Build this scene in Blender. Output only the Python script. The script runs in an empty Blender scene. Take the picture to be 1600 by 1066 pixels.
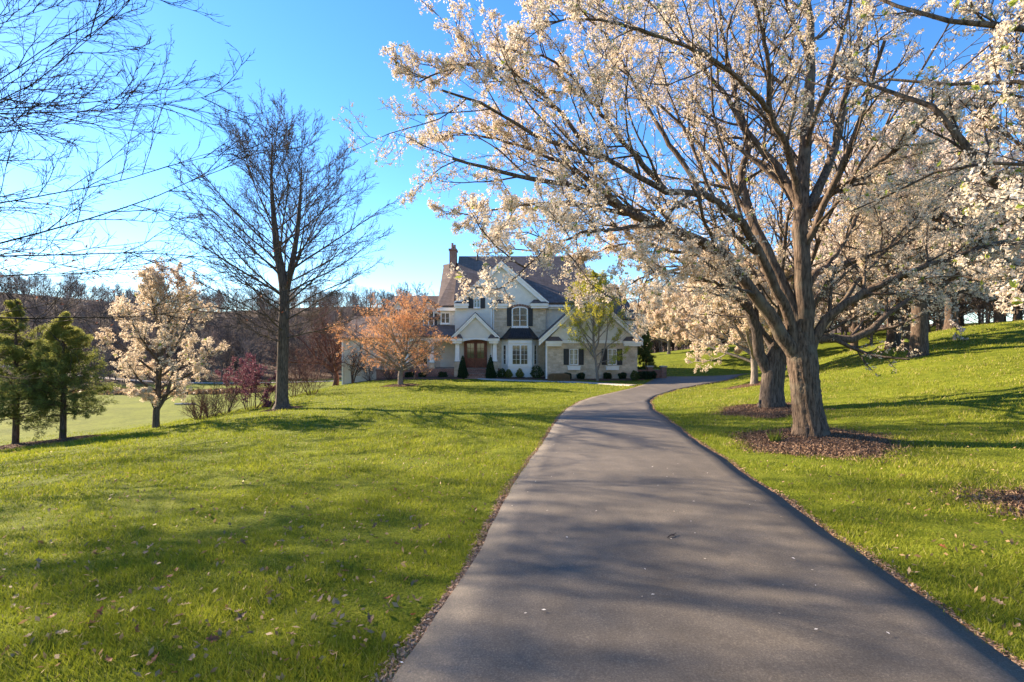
import bpy, math, random
import numpy as np
from mathutils import Vector

C = bpy.context.scene.collection
SC = bpy.context.scene
R = math.radians
random.seed(7)
rng = np.random.default_rng(11)

CAMZ, FPX, HX, HY = 1.9, 780.0, 800.0, 533.0     # eye height and the lens that measured the place


def at(px, py, d):
    """a point of the place, d metres ahead of the camera"""
    return np.array([(px - HX) * d / FPX, d, CAMZ - (py - HY) * d / FPX])


def hx(px, d): return (px - HX) * d / FPX
def hz(py, d): return CAMZ - (py - HY) * d / FPX


# ------------------------------------------------------------------ terrain
CP = [(0.8, -18, .45), (0.8, 0, 0), (1.0, 5, -.185), (1.6, 10, -.37), (2.6, 15, -.555), (3.6, 20, -.74), (4.3, 25, -.92),
      (5.5, 30, -1.06), (9, 36, -1.2), (3, 41, -1.28), (9, 41, -1.25), (16, 41, -1.12), (24, 45, -1.0),
      (-4, 3, -.15), (-9, 3, -.5), (-12, 12, -.98), (-5, 12, -.62), (-5, 20, -.95), (-3, 30, -1.15), (-4, 40, -1.28),
      (-11.25, 24.4, -1.44), (-15.7, 22, -1.93), (-19.9, 20, -2.33), (-18, 20, -2.13), (-17, 14, -1.7),
      (-14.6, 43, -1.9), (-11, 43, -1.35), (-8, 36, -1.33), (-13.5, 35, -1.66), (-16.8, 46, -2.35),
      (-20, 35, -3.3), (-24, 28, -3.7), (-28, 40, -5.2), (-40, 60, -6.2), (-25, 60, -5.4), (-34, 28, -5.4), (-30, 15, -4.0),
      (-60, 40, -6.6), (-90, 70, -6.6), (-60, 100, -6.6), (-110, 110, -6.6), (-25, 105, -6.0), (-100, 10, -6.5), (-25, 3, -2.4),
      (-40, -20, -4), (-12, -15, -.4),
      (0, 60, -1.6), (0, 90, -3), (10, 110, -4), (5.1, 5.1, -.1), (6.6, 11, -.32), (8.3, 16, -.32), (13.6, 28, -.62),
      (17.7, 21.7, 1.29), (20.3, 26.5, 1.6), (28, 32, 2.65), (36, 35, 2.95), (23, 60, -.1), (40, 60, 2.4), (12, 11, .25),
      (14, 15, .55), (55, 50, 3.6), (60, 100, 3), (18, 8, .8), (20, -10, 1.2), (50, 10, 4), (25, 20, 2.1)]
CP = np.array(CP, float)


def _phi(r2): return np.where(r2 > 1e-9, .5 * r2 * np.log(np.maximum(r2, 1e-9)), 0)


def _fit():
    X = CP[:, :2] / 20; n = len(X)
    K = _phi(((X[:, None] - X[None]) ** 2).sum(-1)) + np.eye(n) * .004
    P = np.c_[np.ones(n), X]
    A = np.block([[K, P], [P.T, np.zeros((3, 3))]])
    return np.linalg.solve(A, np.r_[CP[:, 2], 0, 0, 0])


_W = _fit()


def sstep(a, b, x):
    t = np.clip((x - a) / (b - a), 0, 1)
    return t * t * (3 - 2 * t)


def height(x, y):
    x = np.asarray(x, float); y = np.asarray(y, float)
    xc = np.clip(x, -130, 70); yc = np.clip(y, -25, 118)
    X = np.stack([xc.ravel(), yc.ravel()], -1) / 20
    Z = np.zeros(len(X))
    for s in range(0, len(X), 20000):
        q = X[s:s + 20000]
        Z[s:s + 20000] = _phi(((q[:, None] - CP[None, :, :2] / 20) ** 2).sum(-1)) @ _W[:len(CP)] + _W[-3] + q @ _W[-2:]
    Z = Z.reshape(x.shape)
    r = np.hypot(x, y)
    hill = 20 * sstep(122, 300, r - .12 * x) * sstep(30, -50, x) + 8 * sstep(120, 330, r)
    hill = hill * (1 + .10 * np.sin(x * .021 + 1.3) + .06 * np.sin(x * .05))
    return Z + hill


def h1(x, y): return float(height(np.array([x]), np.array([y]))[0])


def ground_at(px, py):
    """where the line of sight through a pixel meets the terrain"""
    d = np.geomspace(1.5, 140, 3000)
    x = (px - HX) * d / FPX; z = CAMZ - (py - HY) * d / FPX
    g = height(x, d)
    k = np.argmax(z < g)
    if k == 0: k = len(d) - 1
    return np.array([x[k], d[k], g[k]])


# ------------------------------------------------------------------ helpers
def mesh_from(name, V, F, mat, parent=None, tint=None, smooth=False):
    V = np.asarray(V, np.float32); me = bpy.data.meshes.new(name)
    fl = F if isinstance(F, list) else [F]
    fl = [np.asarray(f, np.int32) for f in fl if len(f)]
    nv = len(V); nl = sum(f.size for f in fl); nf = sum(len(f) for f in fl)
    me.vertices.add(nv); me.vertices.foreach_set('co', V.ravel())
    me.loops.add(nl); me.loops.foreach_set('vertex_index', np.concatenate([f.ravel() for f in fl]))
    me.polygons.add(nf)
    tot = np.concatenate([np.full(len(f), f.shape[1], np.int32) for f in fl])
    me.polygons.foreach_set('loop_start', (np.cumsum(tot) - tot).astype(np.int32))
    me.polygons.foreach_set('loop_total', tot)
    if smooth: me.polygons.foreach_set('use_smooth', np.ones(nf, bool))
    me.update(calc_edges=True)
    if tint is not None:
        a = me.attributes.new('tint', 'FLOAT', 'FACE')
        a.data.foreach_set('value', np.asarray(tint, np.float32))
    me.materials.append(mat)
    o = bpy.data.objects.new(name, me); C.objects.link(o)
    if parent is not None: o.parent = parent
    return o


def tag(o, label=None, cat=None, group=None, kind=None):
    if label: o['label'] = label
    if cat: o['category'] = cat
    if group: o['group'] = group
    if kind: o['kind'] = kind
    return o


def empty(name, loc, label, cat, group=None, rz=0):
    o = bpy.data.objects.new(name, None); C.objects.link(o)
    o.location = [float(v) for v in loc]; o.rotation_euler.z = rz
    o.empty_display_size = .2
    return tag(o, label, cat, group)


def copy_tree(o, parent=None):
    c = o.copy(); C.objects.link(c); c.parent = parent
    for ch in list(o.children): copy_tree(ch, c)
    return c


# ---- node materials
def new_mat(name):
    m = bpy.data.materials.new(name); m.use_nodes = True
    nt = m.node_tree; nt.nodes.clear()
    out = nt.nodes.new('ShaderNodeOutputMaterial')
    return m, nt, out


def N(nt, t, **kw):
    n = nt.nodes.new(t)
    for k, v in kw.items():
        if k.startswith('i_'):
            n.inputs[k[2:].replace('_', ' ')].default_value = v
        else: setattr(n, k, v)
    return n


def ramp(nt, stops, fac):
    n = nt.nodes.new('ShaderNodeValToRGB')
    e = n.color_ramp.elements
    while len(e) < len(stops): e.new(.5)
    for el, (p, c) in zip(e, stops):
        el.position = p; el.color = (*c, 1)
    nt.links.new(fac, n.inputs[0]); return n


def coords(nt, scale=(1, 1, 1), kind='Object'):
    t = N(nt, 'ShaderNodeTexCoord'); m = N(nt, 'ShaderNodeMapping')
    m.inputs['Scale'].default_value = scale
    nt.links.new(t.outputs[kind], m.inputs[0]); return m.outputs[0]


def world_pos(nt, scale=(1, 1, 1)):
    t = N(nt, 'ShaderNodeNewGeometry'); m = N(nt, 'ShaderNodeMapping')
    m.inputs['Scale'].default_value = scale
    nt.links.new(t.outputs['Position'], m.inputs[0]); return m.outputs[0]


def noise(nt, vec, scale, detail=4, rough=.55):
    n = N(nt, 'ShaderNodeTexNoise'); n.inputs['Scale'].default_value = scale
    n.inputs['Detail'].default_value = detail; n.inputs['Roughness'].default_value = rough
    if vec is not None: nt.links.new(vec, n.inputs['Vector'])
    return n.outputs['Fac']


def mixc(nt, a, b, fac, mode='MIX'):
    n = N(nt, 'ShaderNodeMix', data_type='RGBA', blend_type=mode)
    for sock, v in ((n.inputs[0], fac), (n.inputs[6], a), (n.inputs[7], b)):
        if hasattr(v, 'node'): nt.links.new(v, sock)
        elif isinstance(v, (int, float)): sock.default_value = v
        else: sock.default_value = (*v, 1)
    return n.outputs[2]


def principled(nt, out, col, rough=.8, bump=None, bstr=.3, bdist=.02, spec=.3, metal=0):
    p = N(nt, 'ShaderNodeBsdfPrincipled')
    if hasattr(col, 'node'): nt.links.new(col, p.inputs['Base Color'])
    else: p.inputs['Base Color'].default_value = (*col, 1)
    if hasattr(rough, 'node'): nt.links.new(rough, p.inputs['Roughness'])
    else: p.inputs['Roughness'].default_value = rough
    p.inputs['Specular IOR Level'].default_value = spec
    p.inputs['Metallic'].default_value = metal
    if bump is not None:
        b = N(nt, 'ShaderNodeBump'); b.inputs['Strength'].default_value = bstr; b.inputs['Distance'].default_value = bdist
        nt.links.new(bump, b.inputs['Height']); nt.links.new(b.outputs[0], p.inputs['Normal'])
    nt.links.new(p.outputs[0], out.inputs[0]); return p


def mat_plain(name, col, rough=.6, var=.12, scale=6, spec=.3, metal=0, bstr=.15):
    m, nt, out = new_mat(name)
    v = coords(nt); n = noise(nt, v, scale)
    d = tuple(c * (1 - var) for c in col); u = tuple(min(1, c * (1 + var)) for c in col)
    r = ramp(nt, [(.3, d), (.7, u)], n)
    n2 = noise(nt, v, scale * 8)
    principled(nt, out, r.outputs[0], rough, n2, bstr, .01, spec, metal); return m


def mat_leafy(name, stops, trans=.4, rough=.6, patch=None, tcol=None):
    """thin petals, leaves or blades: face tint picks the colour, some light passes through"""
    m, nt, out = new_mat(name)
    a = N(nt, 'ShaderNodeAttribute', attribute_name='tint')
    col = ramp(nt, stops, a.outputs['Fac']).outputs[0]
    if patch:
        n = noise(nt, world_pos(nt), patch[0], 4)
        r = ramp(nt, [(.35, patch[1]), (.65, (1, 1, 1))], n)
        col = mixc(nt, col, r.outputs[0], 1.0, 'MULTIPLY')
    d = N(nt, 'ShaderNodeBsdfPrincipled'); nt.links.new(col, d.inputs['Base Color'])
    d.inputs['Roughness'].default_value = rough; d.inputs['Specular IOR Level'].default_value = .2
    t = N(nt, 'ShaderNodeBsdfTranslucent')
    tc = mixc(nt, col, tcol, 1.0, 'MULTIPLY') if tcol else col
    nt.links.new(tc, t.inputs[0])
    x = N(nt, 'ShaderNodeMixShader'); x.inputs[0].default_value = trans
    nt.links.new(d.outputs[0], x.inputs[1]); nt.links.new(t.outputs[0], x.inputs[2])
    nt.links.new(x.outputs[0], out.inputs[0]); return m


def mat_bark(name, dark, light, vscale=1.0, lichen=None, bstr=.7):
    m, nt, out = new_mat(name)
    v = coords(nt, (24 * vscale, 24 * vscale, 3.6 * vscale))
    n = noise(nt, v, 1.0, 6, .65)
    v2 = coords(nt); n2 = noise(nt, v2, 1.7, 3)
    r = ramp(nt, [(.36, dark), (.52, tuple((a + b) / 2 for a, b in zip(dark, light))), (.68, light)], n)
    col = r.outputs[0]
    if lichen:
        l = ramp(nt, [(.55, (0, 0, 0)), (.68, (.6, .6, .6))], n2)
        col = mixc(nt, col, lichen, l.outputs[0])
    principled(nt, out, col, .9, n, bstr, .05, .15); return m


# ------------------------------------------------------------------ branch engine
def norm(v): return v / np.maximum(np.linalg.norm(v, axis=-1, keepdims=True), 1e-9)


def tubes(P, Rr, sides):
    """P (B,n,3) centre lines, Rr (B,n) radii -> verts, quads"""
    B, n, _ = P.shape
    T = np.gradient(P, axis=1); T = norm(T)
    m = norm(P[:, -1] - P[:, 0])
    ref = np.where(np.abs(m[:, 2:3]) < .8, np.array([[0, 0, 1.]]), np.array([[1., 0, 0]]))
    U = norm(np.cross(T, ref[:, None, :].repeat(n, 1))); W = np.cross(T, U)
    a = np.linspace(0, 2 * np.pi, sides, endpoint=False)
    V = P[:, :, None] + Rr[:, :, None, None] * (np.cos(a)[None, None, :, None] * U[:, :, None] + np.sin(a)[None, None, :, None] * W[:, :, None])
    i = np.arange(B * n * sides).reshape(B, n, sides)
    q = np.stack([i[:, :-1], np.roll(i[:, :-1], -1, 2), np.roll(i[:, 1:], -1, 2), i[:, 1:]], -1)
    return V.reshape(-1, 3), q.reshape(-1, 4)


def merge(parts):
    Vs, Fs, o = [], [], 0
    for V, F in parts:
        Vs.append(V); Fs.append(F + o); o += len(V)
    return np.concatenate(Vs), np.concatenate(Fs)


def grow(S, D, L, R0, n=6, wander=.25, up=.0, tip=.35, g=None):
    g = g or rng
    B = len(S); P = np.empty((B, n + 1, 3)); P[:, 0] = S; d = D.copy()
    L = np.broadcast_to(L, (B,)); upv = np.broadcast_to(np.asarray(up, float), (B,))
    for k in range(n):
        d = norm(d + g.normal(0, wander / math.sqrt(n), (B, 3)) + upv[:, None] / n * np.array([0, 0, 1.]))
        P[:, k + 1] = P[:, k] + d * (L / n)[:, None]
    t = np.linspace(0, 1, n + 1)
    Rr = np.broadcast_to(R0, (B,))[:, None] * (1 - (1 - tip) * t)[None]
    return P, Rr


def spawn(P, Rr, k, t0, t1, ang, angv, lr, lv, rr, fall=.5, rmin=.003, flat=0., g=None):
    """k side shoots per branch -> start, direction, length, radius"""
    g = g or rng
    B, n, _ = P.shape
    t = t0 + (t1 - t0) * (np.arange(k)[None] + g.random((B, k))) / k
    f = t * (n - 1); i = np.minimum(f.astype(int), n - 2); w = (f - i)[..., None]
    b = np.arange(B)[:, None]
    S = P[b, i] * (1 - w) + P[b, i + 1] * w
    T = norm(P[b, i + 1] - P[b, i])
    rad = Rr[b, i] * (1 - w[..., 0]) + Rr[b, i + 1] * w[..., 0]
    plen = np.linalg.norm(np.diff(P, axis=1), axis=-1).sum(1)[:, None]
    v = g.normal(0, 1, (B, k, 3)); v[..., 2] *= (1 - flat)
    side = norm(v - (v * T).sum(-1, keepdims=True) * T)
    a = (ang + angv * g.normal(0, 1, (B, k)))[..., None]
    D = norm(np.cos(a) * T + np.sin(a) * side)
    L = plen * lr * (1 - fall * t) * (1 + lv * g.uniform(-1, 1, (B, k)))
    r0 = np.maximum(rad * rr, rmin)
    return S.reshape(-1, 3), D.reshape(-1, 3), L.ravel(), r0.ravel()


def spline(pts, n):
    """Catmull-Rom through the traced points, n samples by length"""
    p = np.asarray(pts, float); p = np.vstack([2 * p[0] - p[1], p, 2 * p[-1] - p[-2]])
    out = []
    for i in range(1, len(p) - 2):
        t = np.linspace(0, 1, 12, endpoint=False)[:, None]
        a, b, c, d = p[i - 1], p[i], p[i + 1], p[i + 2]
        out.append(.5 * (2 * b + (c - a) * t + (2 * a - 5 * b + 4 * c - d) * t ** 2 + (-a + 3 * b - 3 * c + d) * t ** 3))
    out = np.vstack(out + [p[-2][None]])
    s = np.r_[0, np.cumsum(np.linalg.norm(np.diff(out, axis=0), axis=1))]
    u = np.linspace(0, s[-1], n)
    return np.stack([np.interp(u, s, out[:, k]) for k in range(3)], -1)


def trunk_mesh(pts, rads, flare=.5, sides=28, n=40, flute=.10, seed=0, ridges=9):
    """tapered, fluted stem with a root flare"""
    g = np.random.default_rng(seed)
    P = spline(pts, n)
    s = np.linspace(0, 1, n); rr = np.interp(s, np.linspace(0, 1, len(rads)), rads)
    hgt = np.linalg.norm(P - P[0], axis=1)
    V, F = tubes(P[None], rr[None], sides)
    V = V.reshape(n, sides, 3)
    a = np.linspace(0, 2 * np.pi, sides, endpoint=False)
    ph = g.uniform(0, 6.28, 4)
    fl = 1 + flute * (.6 * np.sin(a * 3 + ph[0]) + .5 * np.sin(a * 5 + ph[1]))[None] * np.exp(-hgt / (3 * rads[0]))[:, None] \
        + .035 * np.sin(a[None] * ridges + ph[2] + hgt[:, None] * 1.1) + .02 * g.normal(0, 1, (n, sides))
    fl = fl * (1 + flare * np.exp(-hgt / (.75 * rads[0])))[:, None] * (1 + .25 * flare * np.maximum(0, np.sin(a * 5 + ph[3]))[None] * np.exp(-hgt / (.6 * rads[0]))[:, None])
    V = P[:, None] + (V - P[:, None]) * fl[..., None]
    return V.reshape(-1, 3), F


def bits(Cn, m, spread, size, g=None, aspect=1.0, jit=.35, updown=None):
    """m small four-sided petals or leaves around every centre"""
    g = g or rng
    n = len(Cn) * m
    c = np.repeat(Cn, m, 0)
    off = norm(g.normal(0, 1, (n, 3))) * (spread * g.random((n, 1)) ** .45)
    nr = norm(norm(off) + g.normal(0, .55, (n, 3)))
    if updown is not None: nr = norm(nr * (1 - updown) + np.array([0, 0, 1.]) * updown)
    u = norm(np.cross(nr, g.normal(0, 1, (n, 3)))); w = np.cross(nr, u)
    s = size * (1 + jit * g.uniform(-1, 1, (n, 1)))
    c = c + off
    V = np.stack([c - u * s * aspect, c - w * s * .62 + nr * s * .12, c + u * s * aspect, c + w * s * .62 + nr * s * .12], 1)
    F = np.arange(n * 4).reshape(n, 4)
    return V.reshape(-1, 3), F


def along(P, k, t0=.2, t1=1., g=None, jit=.0):
    g = g or rng
    B, n, _ = P.shape
    t = t0 + (t1 - t0) * g.random((B, k)); f = t * (n - 1); i = np.minimum(f.astype(int), n - 2); w = (f - i)[..., None]
    b = np.arange(B)[:, None]
    S = (P[b, i] * (1 - w) + P[b, i + 1] * w).reshape(-1, 3)
    return S + g.normal(0, 1, S.shape) * jit if jit else S


def ell_len(S, D, c, r):
    """distance from S along D to an ellipsoid"""
    s = (S - c) / r; d = D / r
    A = (d * d).sum(-1); B = (s * d).sum(-1); Q = (s * s).sum(-1) - 1
    return (-B + np.sqrt(np.maximum(B * B - A * Q, .02))) / A


# ------------------------------------------------------------------ materials
M = {}
M['bark_grey'] = mat_bark('bark_pear', (.040, .029, .021), (.20, .145, .105), 1.0, (.17, .15, .11))
M['bark_dark'] = mat_bark('bark_dark', (.045, .035, .028), (.18, .14, .11), 1.0)
M['bark_oak'] = mat_bark('bark_oak', (.018, .014, .012), (.075, .06, .05), 1.0)
M['bark_brown'] = mat_bark('bark_brown', (.04, .028, .02), (.16, .115, .085), 1.3)
M['bark_pale'] = mat_bark('bark_pale', (.12, .10, .08), (.36, .31, .26), 1.5)
M['twig_brown'] = mat_bark('twig_brown', (.05, .035, .03), (.15, .11, .09), 2)
M['twig_red'] = mat_bark('twig_red', (.08, .035, .03), (.20, .10, .08), 2)
M['blossom'] = mat_leafy('blossom', [(0, (.38, .25, .17)), (.3, (.60, .46, .33)), (.6, (.73, .62, .47)), (1, (.83, .75, .62))], .42)
M['blossom_dull'] = mat_leafy('blossom_far', [(0, (.40, .30, .24)), (.3, (.58, .48, .40)), (1, (.78, .70, .62))], .40)
M['young_leaf'] = mat_leafy('young_leaf', [(0, (.20, .26, .04)), (1, (.36, .42, .07))], .45)
M['lime'] = mat_leafy('birch_leaf', [(0, (.27, .26, .03)), (.6, (.43, .41, .04)), (1, (.54, .50, .06))], .45)
M['orange'] = mat_leafy('maple_bud', [(0, (.40, .16, .07)), (.5, (.62, .29, .12)), (1, (.74, .44, .22))], .40)
M['redbud'] = mat_leafy('redbud_flower', [(0, (.10, .04, .05)), (1, (.21, .08, .11))], .35)
M['russet'] = mat_leafy('russet_leaf', [(0, (.14, .05, .03)), (1, (.30, .11, .06))], .4)
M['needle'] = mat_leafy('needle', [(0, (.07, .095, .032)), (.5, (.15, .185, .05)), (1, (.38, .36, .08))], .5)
M['yew'] = mat_leafy('yew', [(0, (.012, .028, .010)), (1, (.035, .06, .02))], .15)
M['box'] = mat_leafy('boxwood', [(0, (.03, .05, .012)), (1, (.09, .12, .03))], .2)
M['straw'] = mat_leafy('straw', [(0, (.30, .18, .09)), (1, (.52, .36, .20))], .35)
M['litter'] = mat_leafy('leaf_litter', [(0, (.17, .105, .05)), (.5, (.34, .23, .12)), (1, (.52, .39, .24))], .25)
M['edge_litter'] = mat_leafy('edge_litter', [(0, (.13, .075, .045)), (.5, (.29, .18, .11)), (1, (.48, .33, .22))], .2)
M['petal'] = mat_leafy('fallen_petal', [(0, (.50, .42, .30)), (1, (.85, .82, .76))], .2)
M['blade'] = mat_leafy('grass_blade', [(0, (.085, .120, .012)), (.45, (.250, .285, .022)), (.85, (.36, .36, .042)), (1, (.48, .40, .16))], .45,
                       patch=(.9, (.66, .72, .62)))
M['leaf_dry'] = mat_leafy('dry_leaf', [(0, (.24, .16, .10)), (1, (.34, .24, .16))], .2)
M['leaf_red'] = mat_leafy('red_leaf', [(0, (.22, .075, .035)), (1, (.33, .12, .06))], .25)
M['leaf_brown'] = mat_leafy('brown_leaf', [(0, (.13, .075, .045)), (1, (.22, .13, .08))], .2)


def mat_ground():
    m, nt, out = new_mat('lawn_turf')
    v = world_pos(nt)
    n1 = noise(nt, v, .35, 5); n2 = noise(nt, v, 3.0, 5); n3 = noise(nt, v, 38, 4)
    g = ramp(nt, [(.25, (.085, .115, .011)), (.5, (.145, .18, .016)), (.75, (.20, .215, .026))], n2).outputs[0]
    g = mixc(nt, g, ramp(nt, [(.3, (.62, .66, .5)), (.7, (1.12, 1.08, 1))], n1).outputs[0], 1., 'MULTIPLY')
    g = mixc(nt, g, ramp(nt, [(.3, (.6, .6, .55)), (.65, (1.15, 1.15, 1.1))], n3).outputs[0], 1., 'MULTIPLY')
    # leaf-littered woodland floor far out
    s = N(nt, 'ShaderNodeSeparateXYZ'); nt.links.new(v, s.inputs[0])
    ln = N(nt, 'ShaderNodeVectorMath', operation='LENGTH'); nt.links.new(v, ln.inputs[0])
    mr = N(nt, 'ShaderNodeMapRange'); nt.links.new(ln.outputs['Value'], mr.inputs[0])
    mr.inputs[1].default_value = 116; mr.inputs[2].default_value = 124
    w = ramp(nt, [(.3, (.06, .04, .03)), (.7, (.14, .10, .07))], n2).outputs[0]
    g = mixc(nt, g, w, mr.outputs[0])
    principled(nt, out, g, .95, n3, .7, .05, .1); return m


def mat_asphalt():
    m, nt, out = new_mat('asphalt')
    v = world_pos(nt)
    n1 = noise(nt, v, .6, 5); n2 = noise(nt, v, 220, 2); n3 = noise(nt, v, 4, 6)
    vs = world_pos(nt, (1.6, .12, 1)); n4 = noise(nt, vs, 1.2, 4)
    c = ramp(nt, [(.3, (.094, .082, .067)), (.7, (.138, .120, .097))], n1).outputs[0]
    n5 = noise(nt, v, 75, 3, .7)
    c = mixc(nt, c, ramp(nt, [(.32, (.62, .62, .62)), (.55, (1.0, 1.0, 1.0)), (.70, (1.6, 1.57, 1.52))], n5).outputs[0], 1., 'MULTIPLY')
    c = mixc(nt, c, ramp(nt, [(.3, (.72, .72, .72)), (.62, (1.0, 1.0, 1.0)), (.75, (1.5, 1.48, 1.45))], n2).outputs[0], 1., 'MULTIPLY')
    c = mixc(nt, c, ramp(nt, [(.3, (.85, .85, .85)), (.7, (1.12, 1.12, 1.12))], n3).outputs[0], 1., 'MULTIPLY')
    c = mixc(nt, c, ramp(nt, [(.35, (.86, .86, .87)), (.65, (1.1, 1.09, 1.08))], n4).outputs[0], 1., 'MULTIPLY')
    principled(nt, out, c, .72, n2, .5, .006, .35); return m


def mat_mulch():
    m, nt, out = new_mat('mulch')
    v = world_pos(nt, (1, 1, 1)); n = noise(nt, v, 30, 6, .7)
    c = ramp(nt, [(.3, (.04, .025, .018)), (.5, (.13, .078, .052)), (.75, (.26, .165, .115))], n).outputs[0]
    principled(nt, out, c, .95, n, 1., .05, .1); return m


M['ground'] = mat_ground(); M['asphalt'] = mat_asphalt(); M['mulch'] = mat_mulch()
M['chip'] = mat_leafy('mulch_chip', [(0, (.06, .037, .024)), (.6, (.18, .112, .073)), (1, (.33, .225, .15))], 0.0, .9)


def planar(nt, sx, sz):
    """x+y across, z up: for upright walls"""
    t = N(nt, 'ShaderNodeTexCoord'); s = N(nt, 'ShaderNodeSeparateXYZ'); nt.links.new(t.outputs['Object'], s.inputs[0])
    a = N(nt, 'ShaderNodeMath', operation='ADD'); nt.links.new(s.outputs[0], a.inputs[0]); nt.links.new(s.outputs[1], a.inputs[1])
    c = N(nt, 'ShaderNodeCombineXYZ'); nt.links.new(a.outputs[0], c.inputs[0]); nt.links.new(s.outputs[2], c.inputs[1])
    m = N(nt, 'ShaderNodeMapping'); m.inputs['Scale'].default_value = (sx, sz, 1); nt.links.new(c.outputs[0], m.inputs[0])
    return m.outputs[0]


def mat_brick(name, c1, c2, mortar, bw, bh, msize=.012, bstr=.6, offs=.5, var=None):
    m, nt, out = new_mat(name)
    v = planar(nt, 1, 1)
    dn = N(nt, 'ShaderNodeTexNoise'); dn.inputs['Scale'].default_value = 2.2; nt.links.new(v, dn.inputs['Vector'])
    vm = N(nt, 'ShaderNodeVectorMath', operation='MULTIPLY_ADD'); nt.links.new(dn.outputs['Color'], vm.inputs[0])
    vm.inputs[1].default_value = (.05, .03, 0); nt.links.new(v, vm.inputs[2])
    b = N(nt, 'ShaderNodeTexBrick'); nt.links.new(vm.outputs[0], b.inputs['Vector'])
    b.offset = offs; b.squash = .7; b.squash_frequency = 3
    b.inputs['Color1'].default_value = (*c1, 1); b.inputs['Color2'].default_value = (*c2, 1); b.inputs['Mortar'].default_value = (*mortar, 1)
    b.inputs['Scale'].default_value = 1; b.inputs['Mortar Size'].default_value = msize
    b.inputs['Brick Width'].default_value = bw; b.inputs['Row Height'].default_value = bh
    n = noise(nt, v, 1.4, 5)
    col = mixc(nt, b.outputs['Color'], ramp(nt, [(.3, (.78, .76, .74)), (.7, (1.15, 1.13, 1.1))], n).outputs[0], 1., 'MULTIPLY')
    n2 = noise(nt, v, 12, 4)
    col = mixc(nt, col, ramp(nt, [(.3, (.85, .85, .85)), (.7, (1.12, 1.12, 1.12))], n2).outputs[0], 1., 'MULTIPLY')
    inv = N(nt, 'ShaderNodeMath', operation='SUBTRACT'); inv.inputs[0].default_value = 1; nt.links.new(b.outputs['Fac'], inv.inputs[1])
    principled(nt, out, col, .85, inv.outputs[0], bstr, .02, .2); return m


def mat_siding(name, col, pitch=.13):
    m, nt, out = new_mat(name)
    v = planar(nt, 1, 1); s = N(nt, 'ShaderNodeSeparateXYZ'); nt.links.new(v, s.inputs[0])
    d = N(nt, 'ShaderNodeMath', operation='DIVIDE'); nt.links.new(s.outputs[1], d.inputs[0]); d.inputs[1].default_value = pitch
    f = N(nt, 'ShaderNodeMath', operation='FRACT'); nt.links.new(d.outputs[0], f.inputs[0])
    n = noise(nt, v, 1.2, 4)
    c = ramp(nt, [(.3, tuple(x * .9 for x in col)), (.7, tuple(x * 1.06 for x in col))], n).outputs[0]
    inv = N(nt, 'ShaderNodeMath', operation='SUBTRACT'); inv.inputs[0].default_value = 1; nt.links.new(f.outputs[0], inv.inputs[1])
    principled(nt, out, c, .6, inv.outputs[0], .6, .02, .3); return m


def mat_shingle(name, c1, c2):
    m, nt, out = new_mat(name)
    t = N(nt, 'ShaderNodeTexCoord'); s = N(nt, 'ShaderNodeSeparateXYZ'); nt.links.new(t.outputs['Object'], s.inputs[0])
    g = N(nt, 'ShaderNodeMath', operation='MULTIPLY'); nt.links.new(s.outputs[2], g.inputs[0]); g.inputs[1].default_value = 1.25
    c = N(nt, 'ShaderNodeCombineXYZ')
    a = N(nt, 'ShaderNodeMath', operation='ADD'); nt.links.new(s.outputs[0], a.inputs[0]); nt.links.new(s.outputs[1], a.inputs[1])
    nt.links.new(a.outputs[0], c.inputs[0]); nt.links.new(g.outputs[0], c.inputs[1])
    b = N(nt, 'ShaderNodeTexBrick'); nt.links.new(c.outputs[0], b.inputs['Vector'])
    b.inputs['Scale'].default_value = 1; b.inputs['Brick Width'].default_value = .3; b.inputs['Row Height'].default_value = .15
    b.inputs['Mortar Size'].default_value = .008
    b.inputs['Color1'].default_value = (*c1, 1); b.inputs['Color2'].default_value = (*c2, 1)
    b.inputs['Mortar'].default_value = (*(x * .5 for x in c1), 1)
    n = noise(nt, c.outputs[0], 1.5, 5)
    col = mixc(nt, b.outputs['Color'], ramp(nt, [(.3, (.8, .8, .8)), (.7, (1.18, 1.15, 1.13))], n).outputs[0], 1., 'MULTIPLY')
    inv = N(nt, 'ShaderNodeMath', operation='SUBTRACT'); inv.inputs[0].default_value = 1; nt.links.new(b.outputs['Fac'], inv.inputs[1])
    principled(nt, out, col, .9, inv.outputs[0], .7, .02, .2); return m


M['stone'] = mat_brick('limestone', (.55, .42, .29), (.71, .58, .43), (.58, .49, .38), .42, .17, .010, .5)
M['brick'] = mat_brick('red_brick', (.22, .085, .055), (.30, .13, .085), (.34, .29, .25), .22, .075, .010, .5)
M['siding'] = mat_siding('cream_siding', (.74, .67, .56))
M['stucco'] = mat_plain('stucco', (.74, .69, .60), .8, .06, 3)
M['beige'] = mat_siding('beige_siding', (.64, .54, .42))
M['trim'] = mat_plain('white_trim', (.84, .80, .74), .5, .05, 2)
M['shingle'] = mat_shingle('shingle', (.125, .098, .088), (.175, .138, .124))
M['shutter'] = mat_plain('shutter_paint', (.035, .036, .038), .5, .15, 4)
M['copper'] = mat_plain('aged_copper', (.055, .045, .042), .45, .3, 3, .4, .5)
M['door'] = mat_plain('stained_wood', (.16, .042, .02), .4, .3, 8)
M['concrete'] = mat_plain('concrete', (.42, .38, .33), .9, .15, 5)
M['rail'] = mat_plain('dark_metal', (.03, .03, .03), .4, .1, 4)
M['curtain'] = mat_plain('curtain', (.50, .43, .30), .9, .2, 6)


def mat_glass():
    m, nt, out = new_mat('window_glass')
    v = coords(nt); n = noise(nt, v, 1.3, 3)
    c = ramp(nt, [(.35, (.03, .03, .028)), (.65, (.10, .09, .06))], n).outputs[0]
    p = principled(nt, out, c, .06, None, spec=.8); return m


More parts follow.
